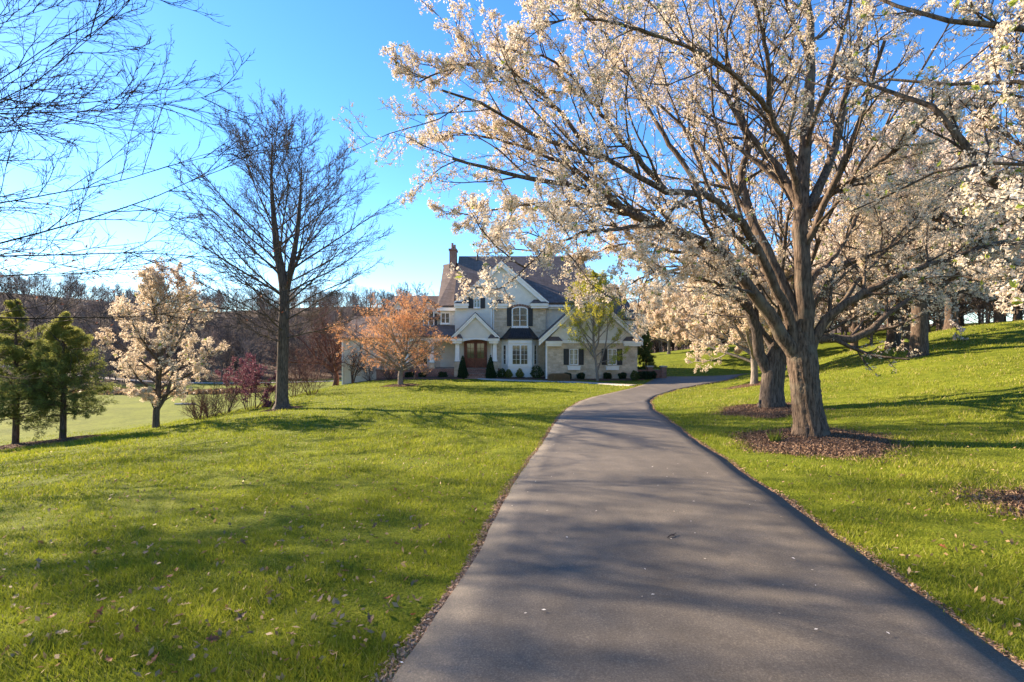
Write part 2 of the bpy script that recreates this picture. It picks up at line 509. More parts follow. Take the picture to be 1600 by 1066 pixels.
M['glass'] = mat_glass()

# ------------------------------------------------------------------ sun, sky, camera
SUN_AZ, SUN_EL = R(-58), R(26)          # azimuth from straight ahead, negative = left
sv = Vector((math.sin(SUN_AZ) * math.cos(SUN_EL), math.cos(SUN_AZ) * math.cos(SUN_EL), math.sin(SUN_EL)))
w = bpy.data.worlds.new('World'); SC.world = w; w.use_nodes = True
nt = w.node_tree
bg = nt.nodes['Background']; sk = nt.nodes.new('ShaderNodeTexSky')
sk.sky_type = 'NISHITA'; sk.sun_disc = False; sk.sun_elevation = SUN_EL; sk.sun_rotation = SUN_AZ
sk.air_density = 1.0; sk.dust_density = .05; sk.ozone_density = 5.0; sk.altitude = 100
hs = nt.nodes.new('ShaderNodeHueSaturation'); hs.inputs['Hue'].default_value = .503; hs.inputs['Saturation'].default_value = 1.16
nt.links.new(sk.outputs[0], hs.inputs['Color']); nt.links.new(hs.outputs[0], bg.inputs[0]); bg.inputs[1].default_value = .082
sl = bpy.data.lights.new('sun', 'SUN'); sl.energy = 4.8; sl.angle = R(.5); sl.color = (1, .80, .58)
so = bpy.data.objects.new('sun', sl); C.objects.link(so)
so.rotation_euler = sv.to_track_quat('Z', 'Y').to_euler(); so.location = sv * 50
cd = bpy.data.cameras.new('camera'); cam = bpy.data.objects.new('camera', cd); C.objects.link(cam)
cam.location = (0, 0, CAMZ); cam.rotation_euler = (R(90), 0, 0)
cd.sensor_width = 36; cd.lens = FPX / 1600 * 36; cd.clip_end = 3000; cd.clip_start = .05
SC.camera = cam
SC.view_settings.view_transform = 'Standard'; SC.view_settings.look = 'None'; SC.view_settings.gamma = 1
SC.view_settings.exposure = 2.05
SC.cycles.max_bounces = 7; SC.cycles.diffuse_bounces = 3; SC.cycles.transmission_bounces = 5; SC.cycles.transparent_max_bounces = 6
SC.cycles.sample_clamp_indirect = 6; SC.cycles.use_denoising = True; SC.cycles.use_adaptive_sampling = False

# ------------------------------------------------------------------ driveway outline
PAIRS = [((616, 1064), (1608, 1064)), ((662, 1002), (1523, 1002)), ((713, 927), (1420, 927)), ((741, 872), (1342, 872)),
         ((782, 796), (1240, 796)), ((823, 731), (1146, 731)), ((844, 703), (1108, 703)), ((868, 660), (1050, 662)),
         ((887, 639), (1021, 640)), ((912, 625), (1014, 630)), ((950, 616), (1024, 620)), ((985, 608), (1058, 609)),
         ((1012, 599), (1098, 601)), ((1032, 589), (1143, 594))]
EL = [ground_at(*p[0]) for p in PAIRS]; ER = [ground_at(*p[1]) for p in PAIRS]
EL = [np.array([-2.1, -8, 0])] + EL + [np.array([16.5, 46.5, 0]), np.array([24, 48, 0])]
ER = [np.array([1.2, -8, 0])] + ER + [np.array([21, 42.5, 0]), np.array([29, 44, 0])]
NL = 220


def even(pts, n):
    """evenly spaced points along a run of points, corners eased"""
    p = np.asarray(pts, float)
    s = np.r_[0, np.cumsum(np.linalg.norm(np.diff(p, axis=0), axis=1))]
    u = np.linspace(0, s[-1], n)
    o = np.stack([np.interp(u, s, p[:, k]) for k in range(3)], -1)
    for _ in range(8): o[1:-1] = .25 * o[:-2] + .5 * o[1:-1] + .25 * o[2:]
    return o


EL = even(EL, NL); ER = even(ER, NL)


def edge_dist(x, y):
    """signed distance outside the drive's edges (negative inside)"""
    pl = np.vstack([EL[::4, :2], EL[-1:, :2], ER[::-4, :2], ER[:1, :2]])
    p = np.stack([x.ravel(), y.ravel()], -1); best = np.full(len(p), 1e9); ins = np.zeros(len(p), bool)
    a = pl; b = np.roll(pl, -1, 0)
    for s in range(0, len(p), 4000):
        q = p[s:s + 4000, None]
        ab = (b - a)[None]; t = np.clip(((q - a[None]) * ab).sum(-1) / np.maximum((ab ** 2).sum(-1), 1e-9), 0, 1)
        best[s:s + 4000] = np.sqrt((((a[None] + t[..., None] * ab) - q) ** 2).sum(-1)).min(1)
        yy = q[..., 1]; cond = (a[None, :, 1] > yy) != (b[None, :, 1] > yy)
        xi = a[None, :, 0] + (yy - a[None, :, 1]) / np.where(np.abs(ab[..., 1]) < 1e-9, 1e-9, ab[..., 1]) * ab[..., 0]
        ins[s:s + 4000] = (cond & (q[..., 0] < xi)).sum(1) % 2 == 1
    return np.where(ins, -best, best).reshape(x.shape)


def bump2(x, y):
    return .012 * np.sin(x * 3.1 + 1.7 * np.sin(y * 1.3)) + .010 * np.sin(y * 4.3 + 1.1 * np.sin(x * 2.3)) + .008 * np.sin(x * 7.7 - y * 5.1)


def ground_z(x, y):
    """finished lawn level: gently uneven, sunk beneath the drive"""
    x = np.asarray(x, float); y = np.asarray(y, float)
    z = height(x, y)
    e = np.full(x.shape, 9.)
    near = (x > -4) & (x < 32) & (y > -10) & (y < 52)
    if near.any(): e[near] = edge_dist(x[near], y[near])
    z = z + bump2(x, y) * sstep(.1, .8, e) * sstep(70, 30, np.hypot(x, y))
    return z - .12 * sstep(-.05, -.35, e), e


u = np.linspace(-1, 1, 380); gx = 2.2 * np.sinh(u * 6.1) + 1.5
v = np.linspace(0, 1, 420); gy = 5 + 2.6 * np.sinh(-2.6 + v * 8.6); gy = gy - gy[0] - 14
gx = gx[(gx > -900) & (gx < 900)]; gy = gy[gy < 1100]
X, Y = np.meshgrid(gx, gy, indexing='ij')
Z, E = ground_z(X, Y)
idx = np.arange(X.size).reshape(X.shape)
q = np.stack([idx[:-1, :-1], idx[1:, :-1], idx[1:, 1:], idx[:-1, 1:]], -1).reshape(-1, 4)
go = mesh_from('ground', np.stack([X, Y, Z], -1).reshape(-1, 3), q, M['ground'], smooth=True)
tag(go, 'rolling green lawn falling to a meadow valley and a wooded hill', 'ground', kind='structure')

# drive: crowned slab with edges
na = 12
t = np.linspace(0, 1, na)
er = np.random.default_rng(3)
wob = lambda: np.convolve(er.normal(0, .05, NL + 10), np.ones(5) / 5, 'same')[5:-5, None]
dvec = norm((ER - EL)[:, :2])
ELw = EL[:, :2] + dvec * wob(); ERw = ER[:, :2] + dvec * wob()
XY = ELw[:, None] * (1 - t[None, :, None]) + ERw[:, None] * t[None, :, None]
zt = height(XY[..., 0], XY[..., 1]) + .03 + .03 * (1 - (2 * t - 1) ** 2)[None]
top = np.concatenate([XY, zt[..., None]], -1)
lo_l = top[:, :1].copy(); lo_l[..., 2] -= .2; lo_r = top[:, -1:].copy(); lo_r[..., 2] -= .2
A = np.concatenate([lo_l, top, lo_r], 1); na2 = A.shape[1]
idx = np.arange(NL * na2).reshape(NL, na2)
q = np.stack([idx[:-1, :-1], idx[:-1, 1:], idx[1:, 1:], idx[1:, :-1]], -1).reshape(-1, 4)
tag(mesh_from('driveway', A.reshape(-1, 3), q, M['asphalt']), 'grey asphalt driveway curving right past the house', 'driveway', kind='structure')


# ------------------------------------------------------------------ grass
def blades(name, n, r0, r1, hgt, wid, seed, label, power=1.0):
    """grass blades between two distances, thinning outwards"""
    g = np.random.default_rng(seed)
    k = int(n * 1.0)
    r = r0 * (r1 / r0) ** (g.random(k) ** power)
    a = g.uniform(-.86, .86, k)
    x = r * np.sin(a); y = r * np.cos(a)
    z, e = ground_z(x, y)
    pt = .5 + .5 * np.sin(x * 1.9 + 2 * np.sin(y * .8)) * np.sin(y * 2.3 + 1.5 * np.sin(x * 1.1))
    # worn ground by the drive, under mulch and inside the house plot
    keep = e > .0 + .10 * g.random(k) ** 2
    for (mx, my, mr) in MULCH: keep &= ((x - mx) ** 2 + (y - my) ** 2) > (mr * (.8 + .3 * g.random(k))) ** 2
    keep &= ~((x > -15.5) & (x < 11.5) & (y > 40.3))
    keep &= ~((x > 4) & (g.random(k) > .62 + .3 * pt))           # thinner turf under the pear trees
    x, y, z, r, pt = x[keep], y[keep], z[keep], r[keep], pt[keep]
    k = len(x)
    dist = np.hypot(x, y)
    f = np.maximum(dist / 4, 1)
    H = hgt * (.55 + .9 * g.random(k)) * (.5 + 1.0 * pt) * f ** .15
    Wd = wid * f ** .75 * (.7 + .6 * g.random(k))
    th = g.uniform(0, 6.28, k); ux, uy = np.cos(th), np.sin(th)
    ln = H * g.uniform(.15, 1.05, k); la = g.uniform(0, 6.28, k)
    B = np.stack([x, y, z - .01], -1)
    V = np.stack([B + np.stack([ux * Wd, uy * Wd, 0 * x], -1), B - np.stack([ux * Wd, uy * Wd, 0 * x], -1),
                  B + np.stack([np.cos(la) * ln, np.sin(la) * ln, H], -1)], 1)
    big = .5 + .5 * np.sin(x * .55 + 1.3 * np.sin(y * .4)) * np.sin(y * .47 + x * .2)
    dry = sstep(3.5, 9, x) * .16
    tint = np.clip(dry * g.random(k) * 2 + .12 + .38 * g.random(k) + .28 * pt * g.random(k) + .16 * big + (g.random(k) > .94 - .8 * dry) * .45, 0, 1)
    o = mesh_from(name, V.reshape(-1, 3), np.arange(k * 3).reshape(k, 3), M['blade'], tint=tint)
    tag(o, label, 'grass', kind='stuff')


MULCH = []


def mulch_bed(cx, cy, r, hgt, label, chips=1500, squash=1.0, seed=1):
    g = np.random.default_rng(seed)
    na, nr = 44, 12
    a = np.linspace(0, 2 * np.pi, na, endpoint=False)
    wob = 1 + .12 * np.sin(a * 2 + g.uniform(0, 6)) + .07 * np.sin(a * 5 + g.uniform(0, 6)) + .05 * g.normal(0, 1, na)
    rr = np.linspace(0, 1, nr)
    X = cx + np.outer(rr, np.cos(a) * wob) * r; Y = cy + np.outer(rr, np.sin(a) * wob) * r * squash
    Zg = height(X, Y)
    Z = Zg + (hgt * (1 - rr ** 2) - .05 * rr ** 6)[:, None] + .02 + g.normal(0, .012, X.shape)
    idx = np.arange(X.size).reshape(X.shape)
    q = np.stack([idx[:-1], np.roll(idx[:-1], -1, 1), np.roll(idx[1:], -1, 1), idx[1:]], -1).reshape(-1, 4)
    V = np.stack([X, Y, Z], -1).reshape(-1, 3)
    # loose chips
    chips = int(chips * 5); t = np.sqrt(g.random(chips)) * (1.0 + .35 * g.random(chips) ** 3); th = g.uniform(0, 6.28, chips)
    wb = np.interp(th, np.r_[a, 6.2832], np.r_[wob, wob[0]])
    x = cx + t * np.cos(th) * wb * r; y = cy + t * np.sin(th) * wb * r * squash
    z = height(x, y) + np.maximum(hgt * (1 - t ** 2), 0) + .028
    cV, cF = bits(np.stack([x, y, z], -1), 1, .012, .0105, g, 2.4, .6)
    o = mesh_from('mulch_bed', np.vstack([V, cV]), [q, cF + len(V)], M['chip'], tint=np.r_[.3 + .35 * g.random(len(q)), g.random(len(cF))])
    o.data.materials.clear(); o.data.materials.append(M['mulch']); o.data.materials.append(M['chip'])
    o.data.polygons.foreach_set('material_index', np.r_[np.zeros(len(q), np.int32), np.ones(len(cF), np.int32)])
    tag(o, label, 'mulch', kind='stuff')
    MULCH.append((cx, cy, r * .93))


HERO = at(1268, 690, 11.0); HERO[2] = h1(HERO[0], HERO[1])
SECOND = np.array([8.3, 16.0, 0]); SECOND[2] = h1(8.3, 16)
NEAR = np.array([7.3, 5.6, 0]); NEAR[2] = h1(7.3, 5.6)
mulch_bed(HERO[0] - .05, HERO[1] - .1, 1.55, .14, 'round brown mulch bed around the big blossoming pear tree', 4500, 1.0, 4)
mulch_bed(SECOND[0] - .2, SECOND[1], 1.5, .12, 'brown mulch bed under the dark trunk behind the big pear', 2000, .9, 5)
mulch_bed(NEAR[0] - .55, NEAR[1] - .1, 1.05, .05, 'patchy mulch and bare soil at the right edge of the lawn', 2200, 1.1, 6)
mulch_bed(13.6, 28, 1.6, .08, 'mulch bed around the small pale trunk by the drive bend', 900, .8, 7)
mulch_bed(-19.9, 20, 1.5, .1, 'dark mulch bed under the left evergreen', 900, .9, 8)
mulch_bed(-18, 20, 1.3, .1, 'dark mulch bed under the right evergreen of the pair', 900, .9, 9)
mulch_bed(-8, 36, 1.3, .08, 'mulch ring under the orange budding tree', 700, .8, 10)
mulch_bed(-11.25, 24.4, .85, .05, 'small ring of bare soil at the foot of the tall bare tree', 500, .9, 11)

blades('near_grass', 330000, 2.3, 9, .042, .0026, 21, 'short bright green grass of the near lawn', 1.15)
blades('far_grass', 330000, 9, 60, .050, .0034, 22, 'sunlit grass of the lawn farther off', .95)

# leaf litter along both edges of the drive
g = np.random.default_rng(31)
Ls = []
for E_, sgn in ((ELw, -1), (ERw, 1)):
    n = 24000
    d0 = np.hypot(E_[:, 0], E_[:, 1]); ok = (E_[:, 1] > 1) & (E_[:, 1] < 42)
    wts = np.where(ok, 1 / np.maximum(d0, 2) ** .8, 0)[:-1]
    k = g.choice(len(wts), n, p=wts / wts.sum())
    tt = g.random((n, 1)); p = E_[k] * (1 - tt) + E_[k + 1] * tt
    lump = .5 + .5 * np.sin(p[:, 1] * 2.1 + sgn) * np.sin(p[:, 1] * .9 + 1)
    p = p + dvec[k] * sgn * (np.abs(g.normal(0, 1, (n, 1))) * (.026 + .04 * lump[:, None]) + .0)
    Ls.append(np.c_[p, height(p[:, 0], p[:, 1]) + .01 + .015 * g.random(n)])
Ls = np.vstack(Ls)
V, F = bits(Ls, 1, .006, .0105, g, 1.7, .5, .6)
tag(mesh_from('leaf_litter', V, F, M['edge_litter'], tint=g.random(len(F))), 'strip of dry leaf crumbs along both edges of the drive', 'leaf litter', kind='stuff')

# leaves strewn over the lawns, and petals
n = 5200
r = 3.2 * (45 / 3.2) ** g.random(n); a = g.uniform(-.84, .84, n)
x, y = r * np.sin(a), r * np.cos(a); z, e = ground_z(x, y)
ok = (e > .2) & ~((x > -15) & (x < 11) & (y > 40.5)); x, y, z, r = x[ok], y[ok], z[ok], r[ok]
V, F = bits(np.stack([x, y, z + .032], -1), 1, .008, .018, g, 1.35, .5, .45)
tag(mesh_from('strewn_leaves', V, F, M['litter'], tint=.75 * g.random(len(F))), 'small dry leaves strewn thinly over the lawns', 'leaf litter', kind='stuff')
n = 1500
k = g.integers(0, NL - 1, n); tt = g.random((n, 1)); p = XY[k, 0] * tt + XY[k, -1] * (1 - tt) + g.normal(0, .1, (n, 2))
p = p[(p[:, 1] > 2) & (p[:, 1] < 26) & (g.random(n) < .28)]
zz = height(p[:, 0], p[:, 1]) + .066
V, F = bits(np.c_[p, zz], 1, .001, .011, g, 1.2, .4, .9)
tag(mesh_from('fallen_petals', V, F, M['petal'], tint=g.random(len(F))), 'white petals dropped on the asphalt drive', 'petals', kind='stuff')


def leaf_mesh(mat, seed, size):
    """a curled lobed oak leaf"""
    g = np.random.default_rng(seed)
    out = [(-.02, 0), (.1, .10), (.2, .05), (.32, .24), (.42, .11), (.55, .30), (.66, .13), (.78, .22), (.86, .09), (1, .02)]
    V, F = [], []
    for s in (1, -1):
        for (x, y) in out: V.append((x, y * s * (1 + .2 * g.normal()), 0))
    for (x, y) in out: V.append((x, 0, 0))
    n = len(out)
    V = np.array(V); V[:, 2] = .30 * (V[:, 0] - .5) ** 2 * g.uniform(.4, 1.6) + g.uniform(.6, 1.8) * V[:, 1] ** 2 + .03 * g.normal(0, 1, len(V)) + .04
    for i in range(n - 1):
        F.append((20 + i, 20 + i + 1, i + 1, i)); F.append((20 + i + 1, 20 + i, 10 + i, 10 + i + 1))
    V[:, 0] -= .5
    return V * size, np.array(F)


LEAFK = [('leaf_dry', 'pale dry leaf lying on the grass', 'pale leaves on the lawn'), ('leaf_red', 'russet red oak leaf lying on the grass', 'russet leaves on the lawn'),
         ('leaf_brown', 'dark brown curled leaf lying on the grass', 'brown leaves on the lawn')]
protos = []
for k, (mk, lab, grp) in enumerate(LEAFK):
    for s in range(3):
        V, F = leaf_mesh(M[mk], 40 + k * 7 + s, .10)
        me = mesh_from('fallen_leaf', V, F, M[mk], tint=np.random.default_rng(s).random(len(F)))
        protos.append((me, k)); tag(me, lab, 'leaf', grp)
LSPOT = [(408, 815, 1), (276, 895, 1), (333, 1000, 1), (372, 957, 0), (155, 970, 1), (46, 1005, 0), (265, 760, 1), (235, 862, 0), (85, 800, 2), (105, 1000, 0),
         (430, 790, 1), (528, 762, 2), (560, 800, 2), (470, 828, 0), (250, 925, 2), (300, 800, 2), (620, 855, 1), (510, 850, 1), (530, 905, 2), (640, 720, 2),
         (455, 1000, 0), (300, 1035, 0), (500, 940, 0), (380, 850, 2), (600, 770, 0), (200, 780, 0), (150, 870, 2), (60, 880, 0), (690, 700, 1), (560, 720, 0),
         (1472, 862, 1), (1545, 930, 1), (1430, 888, 0), (1487, 905, 0), (1520, 860, 2), (1400, 860, 0), (1560, 945, 0), (1450, 800, 2), (1380, 770, 0), (1500, 780, 2),
         (1340, 800, 0), (1590, 985, 0), (1500, 960, 2), (1410, 745, 2), (1555, 760, 0), (130, 745, 0), (330, 715, 0), (420, 735, 2), (70, 950, 2), (20, 830, 0)]
used = set()
for i, (px, py, k) in enumerate(LSPOT + [(int(g.uniform(10, 780)), int(g.uniform(700, 1050)), int(g.integers(0, 3))) for _ in range(50)]):
    p = ground_at(px, py)
    if edge_dist(np.array([p[0]]), np.array([p[1]]))[0] < .15: continue
    pi = k * 3 + int(g.integers(0, 3))
    me, _ = protos[pi]
    o = me if pi not in used else me.copy()
    if pi in used: C.objects.link(o)
    used.add(pi)
    zz, _e = ground_z(np.array([p[0]]), np.array([p[1]]))
    o.location = (p[0], p[1], float(zz[0]) + .024); s = g.uniform(.6, 1.0); o.scale = (s, s, s)
    o.rotation_euler = (g.normal(0, .35), g.normal(0, .35), g.uniform(0, 6.28))
for i, (me, k) in enumerate(protos):
    if i not in used: bpy.data.objects.remove(me)

# a dropped twig on the drive
tw = ground_at(1050, 848)
P = np.array([[(-.10, -.03, 0), (-.03, .0, .012), (.05, .01, .008), (.11, .045, .01)], [(-.03, 0, .012), (-.02, -.03, .02), (0, -.05, .02), (.01, -.07, .012)]]) * .75
V, F = tubes(P, np.array([[.006, .006, .005, .003], [.004, .004, .003, .002]]), 6)
o = mesh_from('twig', V, F, M['twig_brown'], smooth=True); o.location = (tw[0], tw[1], tw[2] + .07); o.rotation_euler.z = .4
tag(o, 'thin brown twig lying alone on the asphalt drive', 'twig')

# ------------------------------------------------------------------ house
class MB:
    """collects solid shapes and links them as one mesh"""
    def __init__(s): s.V = []; s.F = []

    def add(s, V, F):
        o = len(s.V); s.V += [tuple(map(float, v)) for v in V]; s.F += [tuple(i + o for i in f) for f in F]; return s

    def box(s, x0, x1, y0, y1, z0, z1):
        return s.add([(x0, y0, z0), (x1, y0, z0), (x1, y1, z0), (x0, y1, z0), (x0, y0, z1), (x1, y0, z1), (x1, y1, z1), (x0, y1, z1)],
                     [(0, 3, 2, 1), (4, 5, 6, 7), (0, 1, 5, 4), (1, 2, 6, 5), (2, 3, 7, 6), (3, 0, 4, 7)])

    def prism(s, pts, y0, y1):
        """outline in x,z carried from y0 back to y1"""
        n = len(pts)
        V = [(x, y0, z) for x, z in pts] + [(x, y1, z) for x, z in pts]
        F = [tuple(range(n)), tuple(range(2 * n - 1, n - 1, -1))] + [(i, (i + 1) % n + 0, n + (i + 1) % n, n + i) for i in range(n)]
        return s.add(V, [f if k < 2 else (f[3], f[2], f[1], f[0]) for k, f in enumerate(F)])

    def slab(s, quad, th):
        """a sloping plate: quad on top, th thick below"""
        q = [np.array(p, float) for p in quad]
        n = np.cross(q[1] - q[0], q[2] - q[0]); n = n / np.linalg.norm(n)
        if n[2] < 0: n = -n
        return s.add([tuple(p) for p in q] + [tuple(p - n * th) for p in q],
                     [(0, 1, 2, 3), (7, 6, 5, 4)] + [(4 + i, 4 + (i + 1) % 4, (i + 1) % 4, i) for i in range(4)])

    def build(s, name, mat, parent, bevel=0):
        me = bpy.data.meshes.new(name)
        me.from_pydata([(x - parent_loc(parent)[0], y - parent_loc(parent)[1], z - parent_loc(parent)[2]) for x, y, z in s.V], [], s.F)
        me.update(); me.materials.append(mat)
        o = bpy.data.objects.new(name, me); C.objects.link(o); o.parent = parent
        if bevel:
            b = o.modifiers.new('bevel', 'BEVEL'); b.width = bevel; b.segments = 2; b.limit_method = 'ANGLE'
        return o


def parent_loc(p):
    v = Vector((0, 0, 0))
    while p is not None: v += p.location; p = p.parent
    return v


HB = -1.35
house = empty('house', (0, 44, HB), 'large two storey cream and limestone house with steep grey shingle roofs', 'house')


def window(x0, x1, z0, z1, y, cols=2, rows=3, arch=0., frame=.09, sill=True, depth=.08, mull=True):
    """frame, glass behind it, sill; the frame is the part and glass and sill hang under it"""
    f = MB()
    f.box(x0 - frame, x0, y - depth, y, z0 - frame, z1)
    f.box(x1, x1 + frame, y - depth, y, z0 - frame, z1)
    f.box(x0, x1, y - depth, y, z0 - frame, z0)
    xm, hw = (x0 + x1) / 2, (x1 - x0) / 2
    if arch:
        k = 9; pts_in = [(xm - hw * math.cos(math.pi * i / k), z1 + arch * math.sin(math.pi * i / k)) for i in range(k + 1)]
        pts_out = [(xm - (hw + frame) * math.cos(math.pi * i / k), z1 + (arch + frame) * math.sin(math.pi * i / k)) for i in range(k + 1)]
        for i in range(k):
            f.prism([pts_in[i], pts_in[i + 1], pts_out[i + 1], pts_out[i]], y - depth, y)
    else: f.box(x0 - frame, x1 + frame, y - depth, y, z1, z1 + frame)
    zt = z1 + arch
    for i in range(1, cols):
        xx = x0 + (x1 - x0) * i / cols; wd = .035 if (mull and cols % 2 == 0 and i == cols // 2) else .012
        f.box(xx - wd, xx + wd, y - depth * .75, y - .012, z0, z1 + arch * (1 if i == cols / 2 else .7))
    for j in range(1, rows):
        zz = z0 + (z1 - z0) * j / rows
        f.box(x0, x1, y - depth * .6, y - .016, zz - .011, zz + .011)
    fo = f.build('window', M['trim'], house)
    gl = MB()
    if arch: gl.prism([(x0, z0), (x1, z0)] + [(xm + hw * math.cos(math.pi * i / 9), z1 + arch * math.sin(math.pi * i / 9)) for i in range(10)], y - .010, y + .01)
    else: gl.box(x0, x1, y - .010, y + .01, z0, z1)
    p = gl.build('pane', M['glass'], fo)
    if sill:
        sb = MB().box(x0 - frame - .05, x1 + frame + .05, y - .16, y, z0 - frame - .09, z0 - frame)
        sb.build('sill', M['trim'], fo)
    return fo


def shutter(x0, x1, z0, z1, y):
    m = MB(); m.box(x0, x1, y - .05, y - .005, z0, z1)
    n = max(6, int((z1 - z0) / .09))
    for i in range(n):
        z = z0 + .06 + (z1 - z0 - .12) * (i + .5) / n
        m.box(x0 + .05, x1 - .05, y - .065, y - .05, z - .02, z + .02)
    m.build('shutter', M['shutter'], house)


def gable_roof(x0, x1, zb, xa, za, y0, y1, th=.075, name='roof', mat=None):
    """two slopes that meet at (xa, za), running from y0 back to y1"""
    r = MB()
    r.slab([(x0, y0, zb), (xa, y0, za), (xa, y1, za), (x0, y1, zb)], th)
    r.slab([(xa, y0, za), (x1, y0, zb), (x1, y1, zb), (xa, y1, za)], th)
    return r.build(name, mat or M['shingle'], house)


def rake(x0, x1, zb, xa, za, y, w=.34, d=.10, name='rake_board'):
    """white barge boards under a gable's edge, in two steps"""
    m = MB()
    for dw, dd, off in ((w * .45, d + .22, .085), (w, d + .14, .085 + w * .45)):
        for s in (0, 1):
            xb = x0 if s == 0 else x1
            m.prism([(xb, zb - off), (xa, za - off), (xa, za - off - dw), (xb, zb - off - dw)] if s == 0 else
                    [(xa, za - off), (xb, zb - off), (xb, zb - off - dw), (xa, za - off - dw)], y - dd, y)
    return m.build(name, M['trim'], house)


def ret(xa, xb, z, y, w=.5):
    """little shingled cornice return at the foot of a gable"""
    m = MB(); m.box(xa, xb, y - w, y, z - .42, z - .20); m.box(xa + .06, xb - .06, y - w + .1, y, z - .62, z - .42)
    m.build('cornice_return', M['trim'], house)
    r = MB(); xm = (xa + xb) / 2; dx = (xb - xa) * .3
    r.add([(xa - .04, y - w - .04, z - .20), (xb + .04, y - w - .04, z - .20), (xb + .04, y, z - .20), (xa - .04, y, z - .20), (xm - dx, y, z + .16), (xm + dx, y, z + .16)],
          [(0, 1, 5, 4), (1, 2, 5), (2, 3, 4, 5), (3, 0, 4), (3, 2, 1, 0)])
    r.build('return_roof', M['shingle'], house)


# main block
YM = 44.0
MB().box(-4.95, 7.2, YM, 57, HB - .3, 5.2).build('wall', M['siding'], house)
r = MB()
ER_ = (YM - .5, 50.3, 57.2); zE, zR = 5.25, 10.45
yq = 43.98; zq = zE + (zR - zE) * (yq - ER_[0]) / (ER_[1] - ER_[0])
r.slab([(-5.12, yq, zq), (3.1, yq, zq), (3.1, ER_[1], zR), (-5.35, ER_[1], zR)], .2)
r.slab([(3.1, ER_[0], zE), (7.45, ER_[0], zE), (7.1, ER_[1], zR), (3.1, ER_[1], zR)], .2)
r.slab([(-5.35, ER_[1], zR), (7.1, ER_[1], zR), (7.45, ER_[2], zE), (-5.1, ER_[2], zE)], .2)
rf = r.build('roof', M['shingle'], house)
MB().add([(-4.95, YM, 5.2), (-4.95, 57, 5.2), (-5.2, 50.3, 10.2), (-4.75, YM, 5.2), (-4.75, 57, 5.2), (-4.9, 50.3, 10.2)], [(0, 1, 2), (5, 4, 3), (0, 3, 4, 1), (1, 4, 5, 2), (2, 5, 3, 0)]).build('side_gable', M['siding'], house)
MB().add([(7.0, YM, 5.2), (7.0, 57, 5.2), (6.9, 50.3, 10.2), (7.2, YM, 5.2), (7.2, 57, 5.2), (7.05, 50.3, 10.2)], [(0, 1, 2), (5, 4, 3), (0, 3, 4, 1), (1, 4, 5, 2), (2, 5, 3, 0)]).build('side_gable', M['siding'], house)
MB().box(3.2, 7.3, YM - .45, YM - .28, 4.86, 5.06).box(3.2, 7.25, YM - .28, YM - .012, 4.70, 5.0).build('eave_board', M['trim'], house)
# chimney with clay pots, plumbing vents
xc = hx(708, 50)
ch = MB(); ch.box(xc - .33, xc + .33, 49.6, 50.8, 8.2, 10.9).box(xc - .40, xc + .40, 49.5, 50.9, 10.9, 11.08)
co = ch.build('chimney', M['brick'], rf)
pt = MB()
for k, (dx, hh) in enumerate(((-.1, .62), (.14, .45))):
    V, F = tubes(np.array([[(xc + dx, 50.2, 11.08), (xc + dx, 50.2, 11.2), (xc + dx, 50.2, 11.08 + hh), (xc + dx, 50.2, 11.12 + hh)]]), np.array([[.16, .13, .11, .14]]), 10); pt.add(V, F)
pt.build('chimney_pot', M['brick'], rf)
for px in (746,):
    V, F = tubes(np.array([[(hx(px, 49.5), 49.6, 9.6), (hx(px, 49.5), 49.6, 10.75), (hx(px, 49.5), 49.6, 10.8), (hx(px, 49.5), 49.6, 10.95)]]), np.array([[.1, .1, .17, .15]]), 10)
    MB().add(V, F).build('vent_pipe', M['shutter'], rf)
# lower roof to the left of the main gable end, turned a little to the west
MB().box(-6.5, -4.97, 45.2, 55, HB - .3, 5.1).build('wall', M['siding'], house)
r = MB(); r.slab([(-6.78, 45.2, 5.1), (-4.97, 44.7, 5.1), (-5.36, 50.2, 9.75), (-7.0, 51.2, 9.75)], .18)
r.slab([(-7.0, 51.2, 9.75), (-5.36, 50.2, 9.75), (-4.97, 56, 5.1), (-6.78, 56, 5.1)], .18)
r.build('roof', M['shingle'], house)
MB().box(-6.75, -5.02, 44.85, 45.19, 4.62, 4.9).build('eave_board', M['trim'], house)

# great front gable, stone bay below it
yg = 43.6; xa, za = -.92, 8.94; gx0, gx1, gzb = -5.03, 3.19, 5.36
sl = (za - gzb) / (xa - gx0)
MB().prism([(gx0 + .35, gzb - .35), (gx1 - .35, gzb - .35), (xa, za - .34)], yg + .02, yg + .5).build('gable', M['stucco'], house)
gable_roof(gx0, gx1, gzb, xa, za, yg - .3, 50)
rake(gx0, gx1, gzb, xa, za, yg - .05, .36)
MB().box(-4.98, -1.72, yg + .10, yg + .44, HB - .3, 3.0).box(-4.98, -1.702, yg + .02, yg + .44, 3.0, 5.01).build('wall', M['siding'], house)
MB().box(-1.70, 2.96, yg, 47, HB - .3, 5.03).build('wall', M['stone'], house)
ret(gx0 + .05, -3.75, 5.36, yg + .02); ret(1.6, gx1 - .05, 5.36, yg - .0); ret(-1.85, -.35, 5.36, yg - .0, .3)
MB().box(-1.86, -1.72, yg - .05, yg + .098, HB, 4.7).build('corner_board', M['trim'], house)
# gable window and shutters
window(hx(741.5, yg), hx(749, yg), hz(480, yg), hz(467, yg), yg + .014, 2, 2, 0, .05)
shutter(hx(732, yg), hx(739.5, yg), hz(482, yg), hz(465.5, yg), yg + .014); shutter(hx(751, yg), hx(758, yg), hz(482, yg), hz(465.5, yg), yg + .014)
